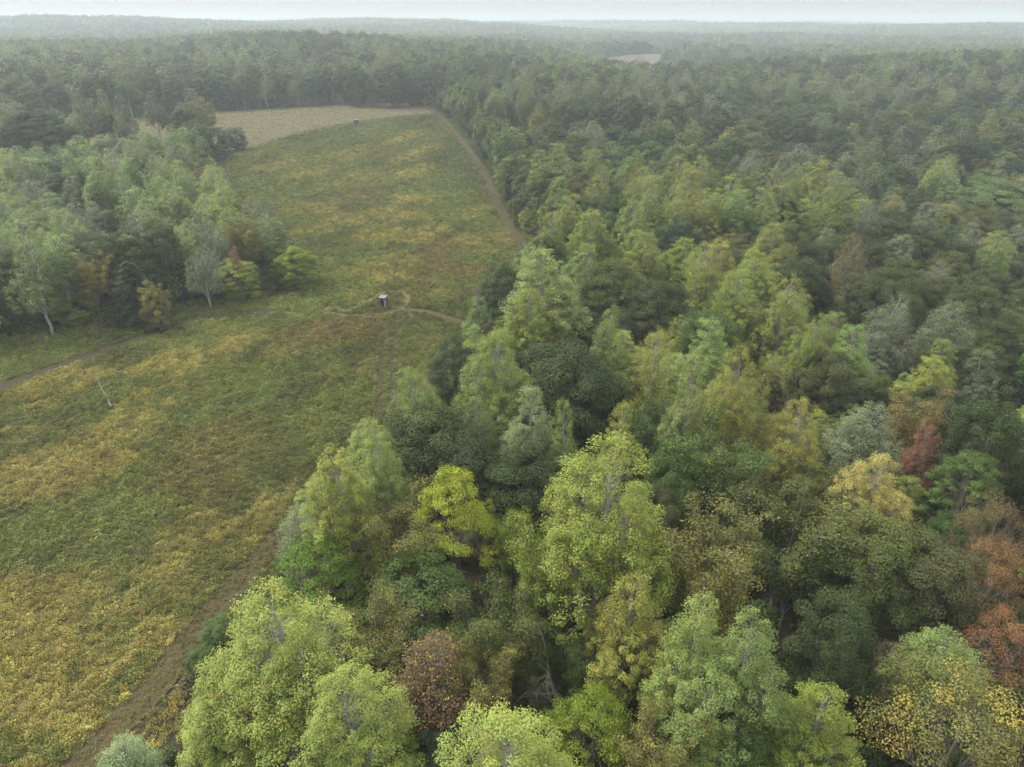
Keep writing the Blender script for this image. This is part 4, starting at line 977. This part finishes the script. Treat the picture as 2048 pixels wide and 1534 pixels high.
for p in placed: count[p[4]] = count.get(p[4], 0) + 1
used_labels = {}
mass = []
for (x, y, d, kind, c, H, W) in fill:
    seen = abs(x) < (y * 0.891 + (CAM_H - H) * 0.453) * 0.7205 + W * 0.6 and y > 16
    if count.get(kind, 0) >= 300 or not seen or d > 255:
        mass.append((x, y, d, kind, c, H, W)); continue
    count[kind] = count.get(kind, 0) + 1
    grp = 'trees of the left wood' if in_left(x, y) else 'trees of the right-hand forest'
    lab = None; pre = ''
    for m in sorted(MARKS, key=lambda q: math.hypot(q[0] - x, q[1] - y))[:5]:
        dx, dy = x - m[0], y - m[1]
        gap = math.hypot(dx, dy)
        far_ = 'just' if gap < 9 else ('some way' if gap < 22 else 'well')
        if abs(dx) > 1.6 * abs(dy): rel = ('%s right of' if dx > 0 else '%s left of') % far_
        elif abs(dy) > 1.6 * abs(dx): rel = ('%s behind' if dy > 0 else '%s in front of') % far_
        else: rel = far_ + ' ' + ('behind' if dy > 0 else 'before') + ' and ' + ('right' if dx > 0 else 'left') + ' of'
        k0 = "%s %s %s %s" % (COLOUR[c], SHAPE[kind], rel, m[2])
        for pre in ('', 'taller ', 'shorter ', 'broader ', 'narrower '):
            if (pre + k0) not in used_labels and len((pre + k0).split()) <= 16: lab = pre + k0; break
        if lab: break
    if lab is None: lab, pre = k0, ''
    used_labels[lab] = grp
    if pre == 'taller ': H *= 1.06
    if pre == 'shorter ': H *= 0.9
    if pre == 'broader ': W *= 1.1
    if pre == 'narrower ': W *= 0.85
    tint = np.array(TINT[c]) * rng.uniform(0.8, 1.2) * (1.12 if grp.startswith('trees of the left') else 1.0) * (1 + rng.normal(size=3) * np.array([0.06, 0.03, 0.06]))
    plant(kind, x, y, H, W, tint, (0.08 * rng.random() if kind in ('tulip', 'vase', 'thin') else 0.0), lab, grp, (4 if kind == 'tulip' and grp.startswith('trees of the left') and rng.random() < 0.55 else None), 0.02)
print("individual trees", count, "near mass", len(mass))

# ------------------------------------------------------------------ masses: distant forest, undergrowth, crops
def lod_mesh(name, p, frac, grow, wood=True):
    lv, lf, la = p['tm'].leaves(frac, grow, 0.75)
    wv, wf = p['tm'].wood()
    if not wood: wv, wf = p['tm'].V[0], p['tm'].F[0]
    V = np.concatenate([lv, wv]); F = np.concatenate([lf, wf + len(lv)])
    mi = np.concatenate([np.zeros(len(lf)), np.ones(len(wf))])
    me = mesh_from(name, V, F, [M_LEAF_I, p['bark']], mi)
    add_attr(me, "leaf", np.concatenate([la, np.ones((len(wf), 4), np.float32)]), 'FACE')
    return me

def mass_object(name, protos, pts, rot, scl, idx, tint):
    col = bpy.data.collections.new(name + "_source")
    for k, me in enumerate(protos):
        o = bpy.data.objects.new("%s_source_%02d" % (name, k), me); col.objects.link(o)
    me = bpy.data.meshes.new(name)
    me.vertices.add(len(pts)); me.vertices.foreach_set("co", np.ascontiguousarray(pts, np.float32).ravel())
    add_attr(me, "rot", np.asarray(rot, np.float32), 'POINT', 'FLOAT_VECTOR')
    add_attr(me, "scl", np.asarray(scl, np.float32), 'POINT', 'FLOAT_VECTOR')
    add_attr(me, "idx", np.asarray(idx, np.int32), 'POINT', 'INT')
    add_attr(me, "tint", np.asarray(tint, np.float32), 'POINT')
    o = obj(name, me)
    ng = bpy.data.node_groups.new(name, 'GeometryNodeTree')
    ng.interface.new_socket("Geometry", in_out='INPUT', socket_type='NodeSocketGeometry')
    ng.interface.new_socket("Geometry", in_out='OUTPUT', socket_type='NodeSocketGeometry')
    N, L = ng.nodes, ng.links
    gi, go = N.new("NodeGroupInput"), N.new("NodeGroupOutput")
    ci = N.new("GeometryNodeCollectionInfo"); ci.inputs["Collection"].default_value = col
    ci.inputs["Separate Children"].default_value = True; ci.inputs["Reset Children"].default_value = True
    ip = N.new("GeometryNodeInstanceOnPoints"); ip.inputs["Pick Instance"].default_value = True
    def na(nm, ty):
        a = N.new("GeometryNodeInputNamedAttribute"); a.data_type = ty; a.inputs["Name"].default_value = nm; return a.outputs[0]
    L.new(gi.outputs[0], ip.inputs["Points"]); L.new(ci.outputs[0], ip.inputs["Instance"])
    L.new(na("idx", 'INT'), ip.inputs["Instance Index"])
    L.new(na("rot", 'FLOAT_VECTOR'), ip.inputs["Rotation"]); L.new(na("scl", 'FLOAT_VECTOR'), ip.inputs["Scale"])
    L.new(ip.outputs[0], go.inputs[0])
    md = o.modifiers.new("scatter", 'NODES'); md.node_group = ng
    return o

ORDER = [(k, i) for k in ('tulip', 'oak', 'lowoak', 'vase', 'thin', 'maple') for i in range(min(6, len(SPEC[k])))]
PIDX = {ki: n for n, ki in enumerate(ORDER)}
near_l = [lod_mesh("forest_near", SPEC[k][i], 0.24, 1.8) for k, i in ORDER]
far_l = [lod_mesh("forest_far", SPEC[k][i], 0.045, 4.0, False) for k, i in ORDER]
P, R_, Sc, Ix, Ti = [], [], [], [], []
def add_mass(x, y, kind, c, H, W, far):
    i = int(rng.integers(min(6, len(SPEC[kind])))); p = SPEC[kind][i]
    P.append((x, y, float(hgt(x, y)) - 0.2)); R_.append((0, 0, rng.random() * 6.283))
    Sc.append((W / p['W'], W / p['W'], H / p['H'])); Ix.append(PIDX[(kind, i)] + (len(ORDER) if far else 0))
    t = np.array(TINT[c]) * rng.uniform(0.72, 1.3) * (1 + rng.normal(size=3) * 0.05)
    Ti.append((*t, 0.05 * rng.random() if kind == 'tulip' else 0.0))
for (x, y, d, kind, c, H, W) in mass: add_mass(x, y, kind, c, H, W, d > 520)
for sp, d0, d1, seed in ((9.8, 330.0, 800.0, 21), (9.5, 800.0, 1700.0, 22), (14.0, 1700.0, 3600.0, 23), (22.0, 3600.0, 5100.0, 24)):
    x, y = scatter(sp, d0, d1, seed)
    if d0 > 700:                                # trees in front of the far clearing stay low
        kk = ~((np.abs(x - 170) < 130) & (y > 800) & (y < 1035) & (rng.random(len(x)) < 0.15)); x, y = x[kk], y[kk]
    uu = np.clip((fbm(x / 45, y / 45, 93, 3) - 0.5) * 1.6 + 0.5 + rng.normal(size=len(x)) * 0.17, 0.001, 0.999)
    uu = (np.argsort(np.argsort(uu)) + 0.5) / len(uu)
    pk = pick(PALETTE_FAR, 1, uu)
    for q in range(len(x)):
        kind, c, _ = PALETTE_FAR[int(pk[q])]
        H = dict(tulip=20.5, oak=17.5, thin=16.0, maple=15.0)[kind] * rng.uniform(0.7, 1.22)
        W = dict(tulip=10.0, oak=12.8, thin=8.0, maple=8.5)[kind] * rng.uniform(0.7, 1.35) * (sp / 9.0) ** 0.75
        if -20 < x[q] - 0.14 * y[q] < 190 and 830 < y[q] < 1035: H *= 0.42
        elif -40 < x[q] - 0.14 * y[q] < 210 and 700 < y[q] <= 830: H *= 0.75
        if kind == 'oak': W = min(W, 0.72 * H * max(1.0, (sp / 9.8) ** 0.75))
        add_mass(x[q], y[q], kind, c, H, W, math.hypot(x[q], y[q]) > 520)
print("distant forest", len(P))
tag(mass_object("distant_forest", near_l + far_l, P, R_, Sc, Ix, Ti), "hazy mixed forest stretching away to the horizon", "forest", kind="stuff")

# undergrowth along the edges and on the forest floor
bush_protos = []
for kw in (dict(), dict(H=3.4, W=1.6, n=18), dict(H=1.7, W=1.9, n=18)):
    t, H, W = gen_bush(**kw)
    bush_protos.append(lod_mesh("undergrowth", dict(tm=t, bark=M_BARK), 1.0, 1.0))
bx_, by_ = scatter(3.0, 18.0, 300.0, 33, jit=0.5, gaps=False, pad=0.3)
ed = np.minimum(dist_line(r_edge, bx_, by_), dist_line(l_edge, bx_, by_)); ed = np.minimum(ed, dist_line(LEFT_FRONT, bx_, by_))
kk = (rng.random(len(bx_)) < np.where(ed < 9, 0.95, np.where(np.hypot(bx_, by_) < 90, 0.85, 0.5))); bx_, by_, ed = bx_[kk], by_[kk], ed[kk]
hx_, hy_ = scatter(3.4, 290.0, 500.0, 34, jit=0.5, gaps=False, pad=0.3)
kk = dist_line(HAY + HAY[:1], hx_, hy_) < 9
hx_, hy_ = hx_[kk], hy_[kk]; bx_ = np.concatenate([bx_, hx_]); by_ = np.concatenate([by_, hy_]); ed = np.concatenate([ed, np.zeros(len(hx_))])
n = len(bx_)
cols = np.array([TINT[c] for c in ('dkol', 'green', 'green', 'oliv', 'brwn', 'olvd', 'olyl')]); ci_ = rng.choice(7, n, p=[.22, .22, .18, .16, .08, .08, .06])
sc = rng.uniform(0.6, 1.4, n) * np.where(ed < 9, 1.15, 0.9)
sc = np.where(dist_line(LEFT_FRONT, bx_, by_) < 5, sc * 1.5, sc)
sc = np.where((dist_line(r_edge, bx_, by_) < 8) & (by_ < 110), sc * 0.55, sc)
tag(mass_object("undergrowth", bush_protos, np.stack([bx_, by_, hgt(bx_, by_) - 0.1], -1), np.stack([0 * sc, 0 * sc, rng.random(n) * 6.28], -1), np.stack([sc, sc, sc * rng.uniform(.8, 1.4, n)], -1),
                rng.integers(3, size=n), np.concatenate([cols[ci_] * rng.uniform(.7, 1.25, (n, 1)), np.zeros((n, 1))], -1)),
    "tangled shrubs and saplings under the trees and along the wood edges", "undergrowth", kind="stuff")

# the crop: leafy weeds and yellowed stalks
def gen_weed(n, H, W, leaf, upright):
    t = TreeMesh()
    for i in range(n):
        a = rng.random() * 6.28; r = W * math.sqrt(rng.random()); z = H * rng.uniform(0.35, 1.0) * (1 - 0.45 * (r / W) ** 2)
        t.clump(np.array([math.cos(a) * r, math.sin(a) * r, z]), 0.13, 4, leaf, upright, (1, 1, 0.8), 0.5)
    t.tube([[0, 0, 0], [0.02, 0.02, H * .8]], [0.012, 0.006], 3)
    return t
M_STALK = bark_mat("stalk", (0.16, 0.12, 0.05), (0.22, 0.17, 0.08))
weed_protos = []
for args in ((22, 0.75, 0.52, 0.125, 0.6), (24, 0.60, 0.58, 0.125, 0.8), (20, 1.0, 0.40, 0.12, 0.2), (22, 0.7, 0.5, 0.14, 0.4)):
    weed_protos.append(lod_mesh("crop", dict(tm=gen_weed(*args), bark=M_STALK), 1.0, 1.0))
cx_, cy2, cs_ = [], [], []
r = np.random.default_rng(77)
for (d0, d1, dens, s) in ((20, 90, 8.0, 0.72), (90, 140, 6.0, 0.82), (140, 230, 3.0, 1.08), (230, 430, 1.3, 1.45)):
    n = int(dens * 172 * (d1 - 8))
    x = r.uniform(-160, 12, n); y = r.uniform(8, d1, n)
    d = np.hypot(x, y); k = (d >= d0) & (d < d1) & (np.abs(x) < 0.84 * y + 14) & inside(CROP, x, y)
    x, y = x[k], y[k]
    k = (dist_line(r_edge, x, y) > np.where(y > 130, 1.9, 1.45) + 0.9 * (fbm(x / 3, y / 3, 71) - .5)) & (dist_line(l_edge, x, y) > 1.7) & (dist_line(TRAIL, x, y) > 1.6) & (dist_line(LINK, x, y) > 1.3) & (dist_line(BACK_NEAR, x, y) > 2.3)
    k &= (dist_line(RING, x, y) > 0.95) | (r.random(len(x)) < 0.17)
    k &= np.abs(dist_line(WHEEL, x, y) - 0.95) > 0.52
    k &= (np.abs(x + 26.4) > 1.3) | (np.abs(y - 137.6) > 1.4)
    k &= (np.abs(x + 76.4) > 1.4) | (np.abs(y - 368.9) > 1.5)
    k &= fbm(x / 2.6, y / 2.6, 55) > 0.22
    cx_.append(x[k]); cy2.append(y[k]); cs_.append(np.full(k.sum(), s))
for line, wid, dens in ((r_edge, 2.7, 8.0), (l_edge, 2.4, 3.0), (smooth_line(TRAIL), 1.5, 0.6), (smooth_line(BACK_NEAR), 2.2, 0.7), (smooth_line(LINK), 1.2, 3.0), (smooth_line(RING), 0.9, 3.0)):
    ln = np.array(line); seg = np.hypot(*(ln[1:] - ln[:-1]).T); n = int(dens * 2 * wid * seg.sum())
    q = r.choice(len(seg), n, p=seg / seg.sum()); f = r.random((n, 1))
    pp = ln[q] * (1 - f) + ln[q + 1] * f; tn = (ln[q + 1] - ln[q]) / (seg[q][:, None] + 1e-9)
    pp = pp + np.stack([-tn[:, 1], tn[:, 0]], -1) * (r.normal(size=(n, 1)) * wid * 0.62)
    kk = (pp[:, 1] < 120) | (r.random(n) < 0.12); pp = pp[kk]; n = len(pp)
    cx_.append(pp[:, 0]); cy2.append(pp[:, 1]); cs_.append(np.full(n, 0.38))
n = 26000; hx2 = r.uniform(-262, -36, n); hy2 = r.uniform(285, 458, n); kk = inside(HAY, hx2, hy2)         # stubble on the hay field
cx_.append(hx2[kk]); cy2.append(hy2[kk]); cs_.append(np.full(int(kk.sum()), 0.49))
ln = np.array(r_edge); ln = ln[(ln[:, 1] > 18)]; seg = np.hypot(*(ln[1:] - ln[:-1]).T); n = int(30 * seg.sum())   # weedy verge on the wood side
q = r.choice(len(seg), n, p=seg / seg.sum()); f = r.random((n, 1)); pp = ln[q] * (1 - f) + ln[q + 1] * f
tn = (ln[q + 1] - ln[q]) / (seg[q][:, None] + 1e-9); pp = pp + np.stack([-tn[:, 1], tn[:, 0]], -1) * r.uniform(1.5, 6.5, (n, 1))
cx_.append(pp[:, 0]); cy2.append(pp[:, 1]); cs_.append(np.full(n, 0.62))
x = np.concatenate(cx_); y = np.concatenate(cy2); s = np.concatenate(cs_) * rng.uniform(0.7, 1.35, len(x))
ct, yel = crop_tint(x, y)
ct = ct * rng.uniform(0.7, 1.32, (len(x), 1)) * (0.55 + 0.9 * fbm(x / 1.4, y / 1.9, 88, 3))[:, None] * (1 + rng.normal(size=(len(x), 3)) * 0.05)
low = np.concatenate(cs_) < 0.5
ct[low] = ct[low] * 0.45 + np.array([0.15, 0.12, 0.055]) * rng.uniform(0.25, 0.85, (int(low.sum()), 1))
flip = rng.random(len(x)) < 0.06                 # single plants that differ from their patch
ct[flip] = ct[flip] * 0.4 + np.array([0.26, 0.22, 0.06]) * 0.6
hz = s * rng.uniform(0.75, 1.2, len(x)) * (0.7 + 0.7 * fbm(x / 6, y / 6, 66)) * np.where(s > 1.4, 0.75, 1.0)
idx = np.where(rng.random(len(x)) < 0.25 + 0.5 * yel, 2, rng.choice([0, 1, 3], len(x)))
print("crop plants", len(x))
tag(mass_object("crop", weed_protos, np.stack([x, y, hgt(x, y)], -1), np.stack([rng.normal(size=len(x)) * .12, rng.normal(size=len(x)) * .12, rng.random(len(x)) * 6.28], -1), np.stack([s, s, hz], -1),
                idx, np.concatenate([ct, np.full((len(x), 1), 0.02)], -1)),
    "knee-high weedy crop in green and yellowed patches", "crop", kind="stuff")

# ------------------------------------------------------------------ hunting huts
def flat_mat(name, a, b, scale=(8, 8, 1.2), rough=0.8, metal=0.0):
    m, N, L = new_mat(name)
    g = N.new("ShaderNodeTexCoord").outputs["Object"]
    mp = N.new("ShaderNodeMapping"); mp.inputs["Scale"].default_value = scale; L.new(g, mp.inputs[0])
    c = mix_col(N, L, noise_node(N, L, 1.5, 5, 0.7, mp.outputs[0]), a, b)
    p = N.new("ShaderNodeBsdfPrincipled"); p.inputs["Roughness"].default_value = rough; p.inputs["Metallic"].default_value = metal
    L.new(c, p.inputs["Base Color"])
    o = N.new("ShaderNodeOutputMaterial"); L.new(p.outputs[0], o.inputs["Surface"])
    return m
M_WALL = flat_mat("weathered_brown_boards", (0.06, 0.045, 0.038), (0.13, 0.10, 0.085))
M_DOOR = flat_mat("greyed_white_boards", (0.20, 0.20, 0.19), (0.32, 0.315, 0.30))
M_ROOF = flat_mat("galvanised_sheet", (0.13, 0.133, 0.14), (0.20, 0.203, 0.21), (1, 4, 1), 0.55, 0.0)
M_DARKWALL = flat_mat("dark_grey_boards", (0.035, 0.037, 0.04), (0.075, 0.077, 0.08))
M_INSIDE = flat_mat("reddish_inner_boards", (0.10, 0.045, 0.04), (0.15, 0.07, 0.06))

def box_vf(x0, x1, y0, y1, z0, z1, dz=0.0):
    """box; dz raises the far top edge (a mono-pitch slope)"""
    V = [(x0, y0, z0), (x1, y0, z0), (x1, y1, z0 + dz), (x0, y1, z0 + dz), (x0, y0, z1), (x1, y0, z1), (x1, y1, z1 + dz), (x0, y1, z1 + dz)]
    return V, [(0, 3, 2, 1), (4, 5, 6, 7), (0, 1, 5, 4), (1, 2, 6, 5), (2, 3, 7, 6), (3, 0, 4, 7)]

def hut(x, y, rz, w, d, h, wall, label, open_door=True):
    root = bpy.data.objects.new("hunting_hut", None); COL.objects.link(root)
    root.location = (x, y, float(hgt(x, y)) + 0.05); root.rotation_euler = (0, 0, rz)
    tag(root, label, "hut", "hunting huts in the field")
    def part(name, b, mat, par=None):
        me = mesh_from(name, b[0], b[1], [mat]); return obj(name, me, par or root)
    nb = max(6, int(w / 0.17))
    for sx in (-1, 1):                                      # board-built side walls
        sw = part("wall", box_vf(sx * w / 2 - 0.02, sx * w / 2 + 0.02, -d / 2, d / 2, 0.12, h - 0.02), wall)
        for k in range(nb):
            a = -d / 2 + d * k / nb
            part("plank", box_vf(sx * (w / 2 + 0.035) - 0.012, sx * (w / 2 + 0.035) + 0.012, a + 0.008, a + d / nb - 0.008, 0.10, h - 0.03 - 0.02 * (k % 2)), wall, sw)
    part("wall", box_vf(-w / 2 + 0.025, w / 2 - 0.025, d / 2 - 0.05, d / 2 - 0.01, 0.12, h), M_INSIDE)
    part("floor", box_vf(-w / 2 + 0.025, w / 2 - 0.025, -d / 2 + 0.02, d / 2 - 0.055, 0.10, 0.15), wall)
    fr = part("wall", box_vf(-w / 2 + 0.025, w / 2 - 0.025, -d / 2 + 0.0, -d / 2 + 0.035, h - 0.42, h - 0.03), wall)
    part("wall", box_vf(-w / 2 + 0.025, -w * 0.20, -d / 2 + 0.0, -d / 2 + 0.035, 0.12, h - 0.425), wall)
    part("wall", box_vf(w * 0.26, w / 2 - 0.025, -d / 2 + 0.0, -d / 2 + 0.035, 0.12, h - 0.425), wall)
    part("window", box_vf(-0.42 * w, 0.42 * w, -d / 2 - 0.006, -d / 2 - 0.003, h - 0.34, h - 0.16), M_INSIDE, None)
    rf = part("roof", box_vf(-w / 2 - 0.09, w / 2 + 0.09, -d / 2 - 0.14, d / 2 + 0.12, h + 0.0, h + 0.05, 0.14), M_ROOF)
    for k in range(7):
        a = -w / 2 - 0.08 + (w + 0.16) * (k + 0.02) / 6.1
        part("rib", box_vf(a, a + 0.035, -d / 2 - 0.13, d / 2 + 0.11, h + 0.053, h + 0.075, 0.137), M_ROOF, rf)
    for sx in (-1, 1):
        for sy in (-1, 1):
            part("post", box_vf(sx * (w / 2 - 0.10) - 0.045, sx * (w / 2 - 0.10) + 0.045, sy * (d / 2 - 0.1) - 0.045, sy * (d / 2 - 0.1) + 0.045, -0.3, 0.098), wall)
    if open_door:                                           # door swung out, pale inner face to the viewer
        dr = bpy.data.objects.new("door", mesh_from("door", *box_vf(-0.02, w * 0.45, -0.045, -0.008, 0.16, h - 0.46), [M_DOOR])); COL.objects.link(dr)
        dr.parent = root; dr.location = (w * 0.265, -d / 2 - 0.03, 0); dr.rotation_euler = (0, 0, math.radians(-28))
        for k in range(3):
            zz = 0.3 + k * (h - 0.95) / 2
            part("brace", box_vf(0.02, w * 0.43, -0.075, -0.049, zz, zz + 0.1), M_DOOR, dr)
    else:
        part("door", box_vf(-w * 0.195, w * 0.255, -d / 2 + 0.004, -d / 2 + 0.03, 0.16, h - 0.43), wall)
    return root

hut(-26.4, 137.7, math.radians(-9), 1.3, 1.3, 2.1, M_WALL, "weathered brown hunting hut with pale roof and open white door inside the driven loop")
hut(-76.4, 368.9, math.radians(-6), 1.9, 1.7, 2.4, M_DARKWALL, "small dark grey hunting hut with light roof at the far end of the field", False)

# ------------------------------------------------------------------ bleached fallen trunk lying in the weeds
t = TreeMesh()
A, B = np.array([-60.5, 93.9]), np.array([-68.6, 105.0])
n = 14
s = np.linspace(0, 1, n)
xy = A[None] * (1 - s)[:, None] + B[None] * s[:, None] + np.stack([0.07 * np.sin(s * 7), 0.05 * np.cos(s * 5)], -1)
z = hgt(xy[:, 0], xy[:, 1]) + 0.40 + 0.14 * np.sin(s * 11 + 0.5) + 0.15 * s
P_ = np.concatenate([xy, z[:, None]], -1)
t.tube(P_, 0.10 * (1 - s) + 0.02, 8)
trunk_v, trunk_f = t.wood()
log = bpy.data.objects.new("fallen_trunk", None); COL.objects.link(log)
log.location = tuple(P_[0] - np.array([0, 0, 0.7]))
tag(log, "thin bleached white fallen trunk lying in the weeds near the left trail", "log")
base = np.array(log.location)
obj("trunk", mesh_from("fallen_trunk", trunk_v - base, trunk_f, [M_BARK_DEAD], smooth=True), log)
for q, dv in ((9, (0.9, 0.5, 0.35)), (10, (-0.8, 0.6, 0.3)), (12, (0.5, 0.9, 0.3)), (7, (-0.7, 0.9, 0.25))):
    b = TreeMesh(); e = P_[q] + np.array(dv)
    b.tube(bez(P_[q], (P_[q] + e) / 2 + np.array([0, 0, .1]), e, 4), [0.035, 0.028, 0.02, 0.01], 5)
    v, f = b.wood(); obj("branch", mesh_from("branch", v - base, f, [M_BARK_DEAD], smooth=True), log)


# ------------------------------------------------------------------ haze
hm, N, L = new_mat("haze")
pv = N.new("ShaderNodeVolumePrincipled")
pv.inputs["Color"].default_value = (0.735, 0.81, 0.855, 1)
pv.inputs["Density"].default_value = 0.00034
pv.inputs["Density Attribute"].default_value = ""
pv.inputs["Anisotropy"].default_value = 0.2
ho = N.new("ShaderNodeOutputMaterial"); L.new(pv.outputs[0], ho.inputs["Volume"])
try: hm.cycles.homogeneous_volume = True
except Exception: pass
x0, x1, y0, y1, z0, z1 = -5300, 5300, -800, 5700, float(hgt(X, Y).min()) - 1.5, 96.0
HV = [(x0, y0, z0), (x1, y0, z0), (x1, y1, z0), (x0, y1, z0), (x0, y0, z1), (x1, y0, z1), (x1, y1, z1), (x0, y1, z1)]
HF = [(0, 3, 2, 1), (4, 5, 6, 7), (0, 1, 5, 4), (1, 2, 6, 5), (2, 3, 7, 6), (3, 0, 4, 7)]
tag(obj("haze", mesh_from("haze", HV, HF, [hm])), "thin pale haze over the whole landscape", "haze", kind="stuff")
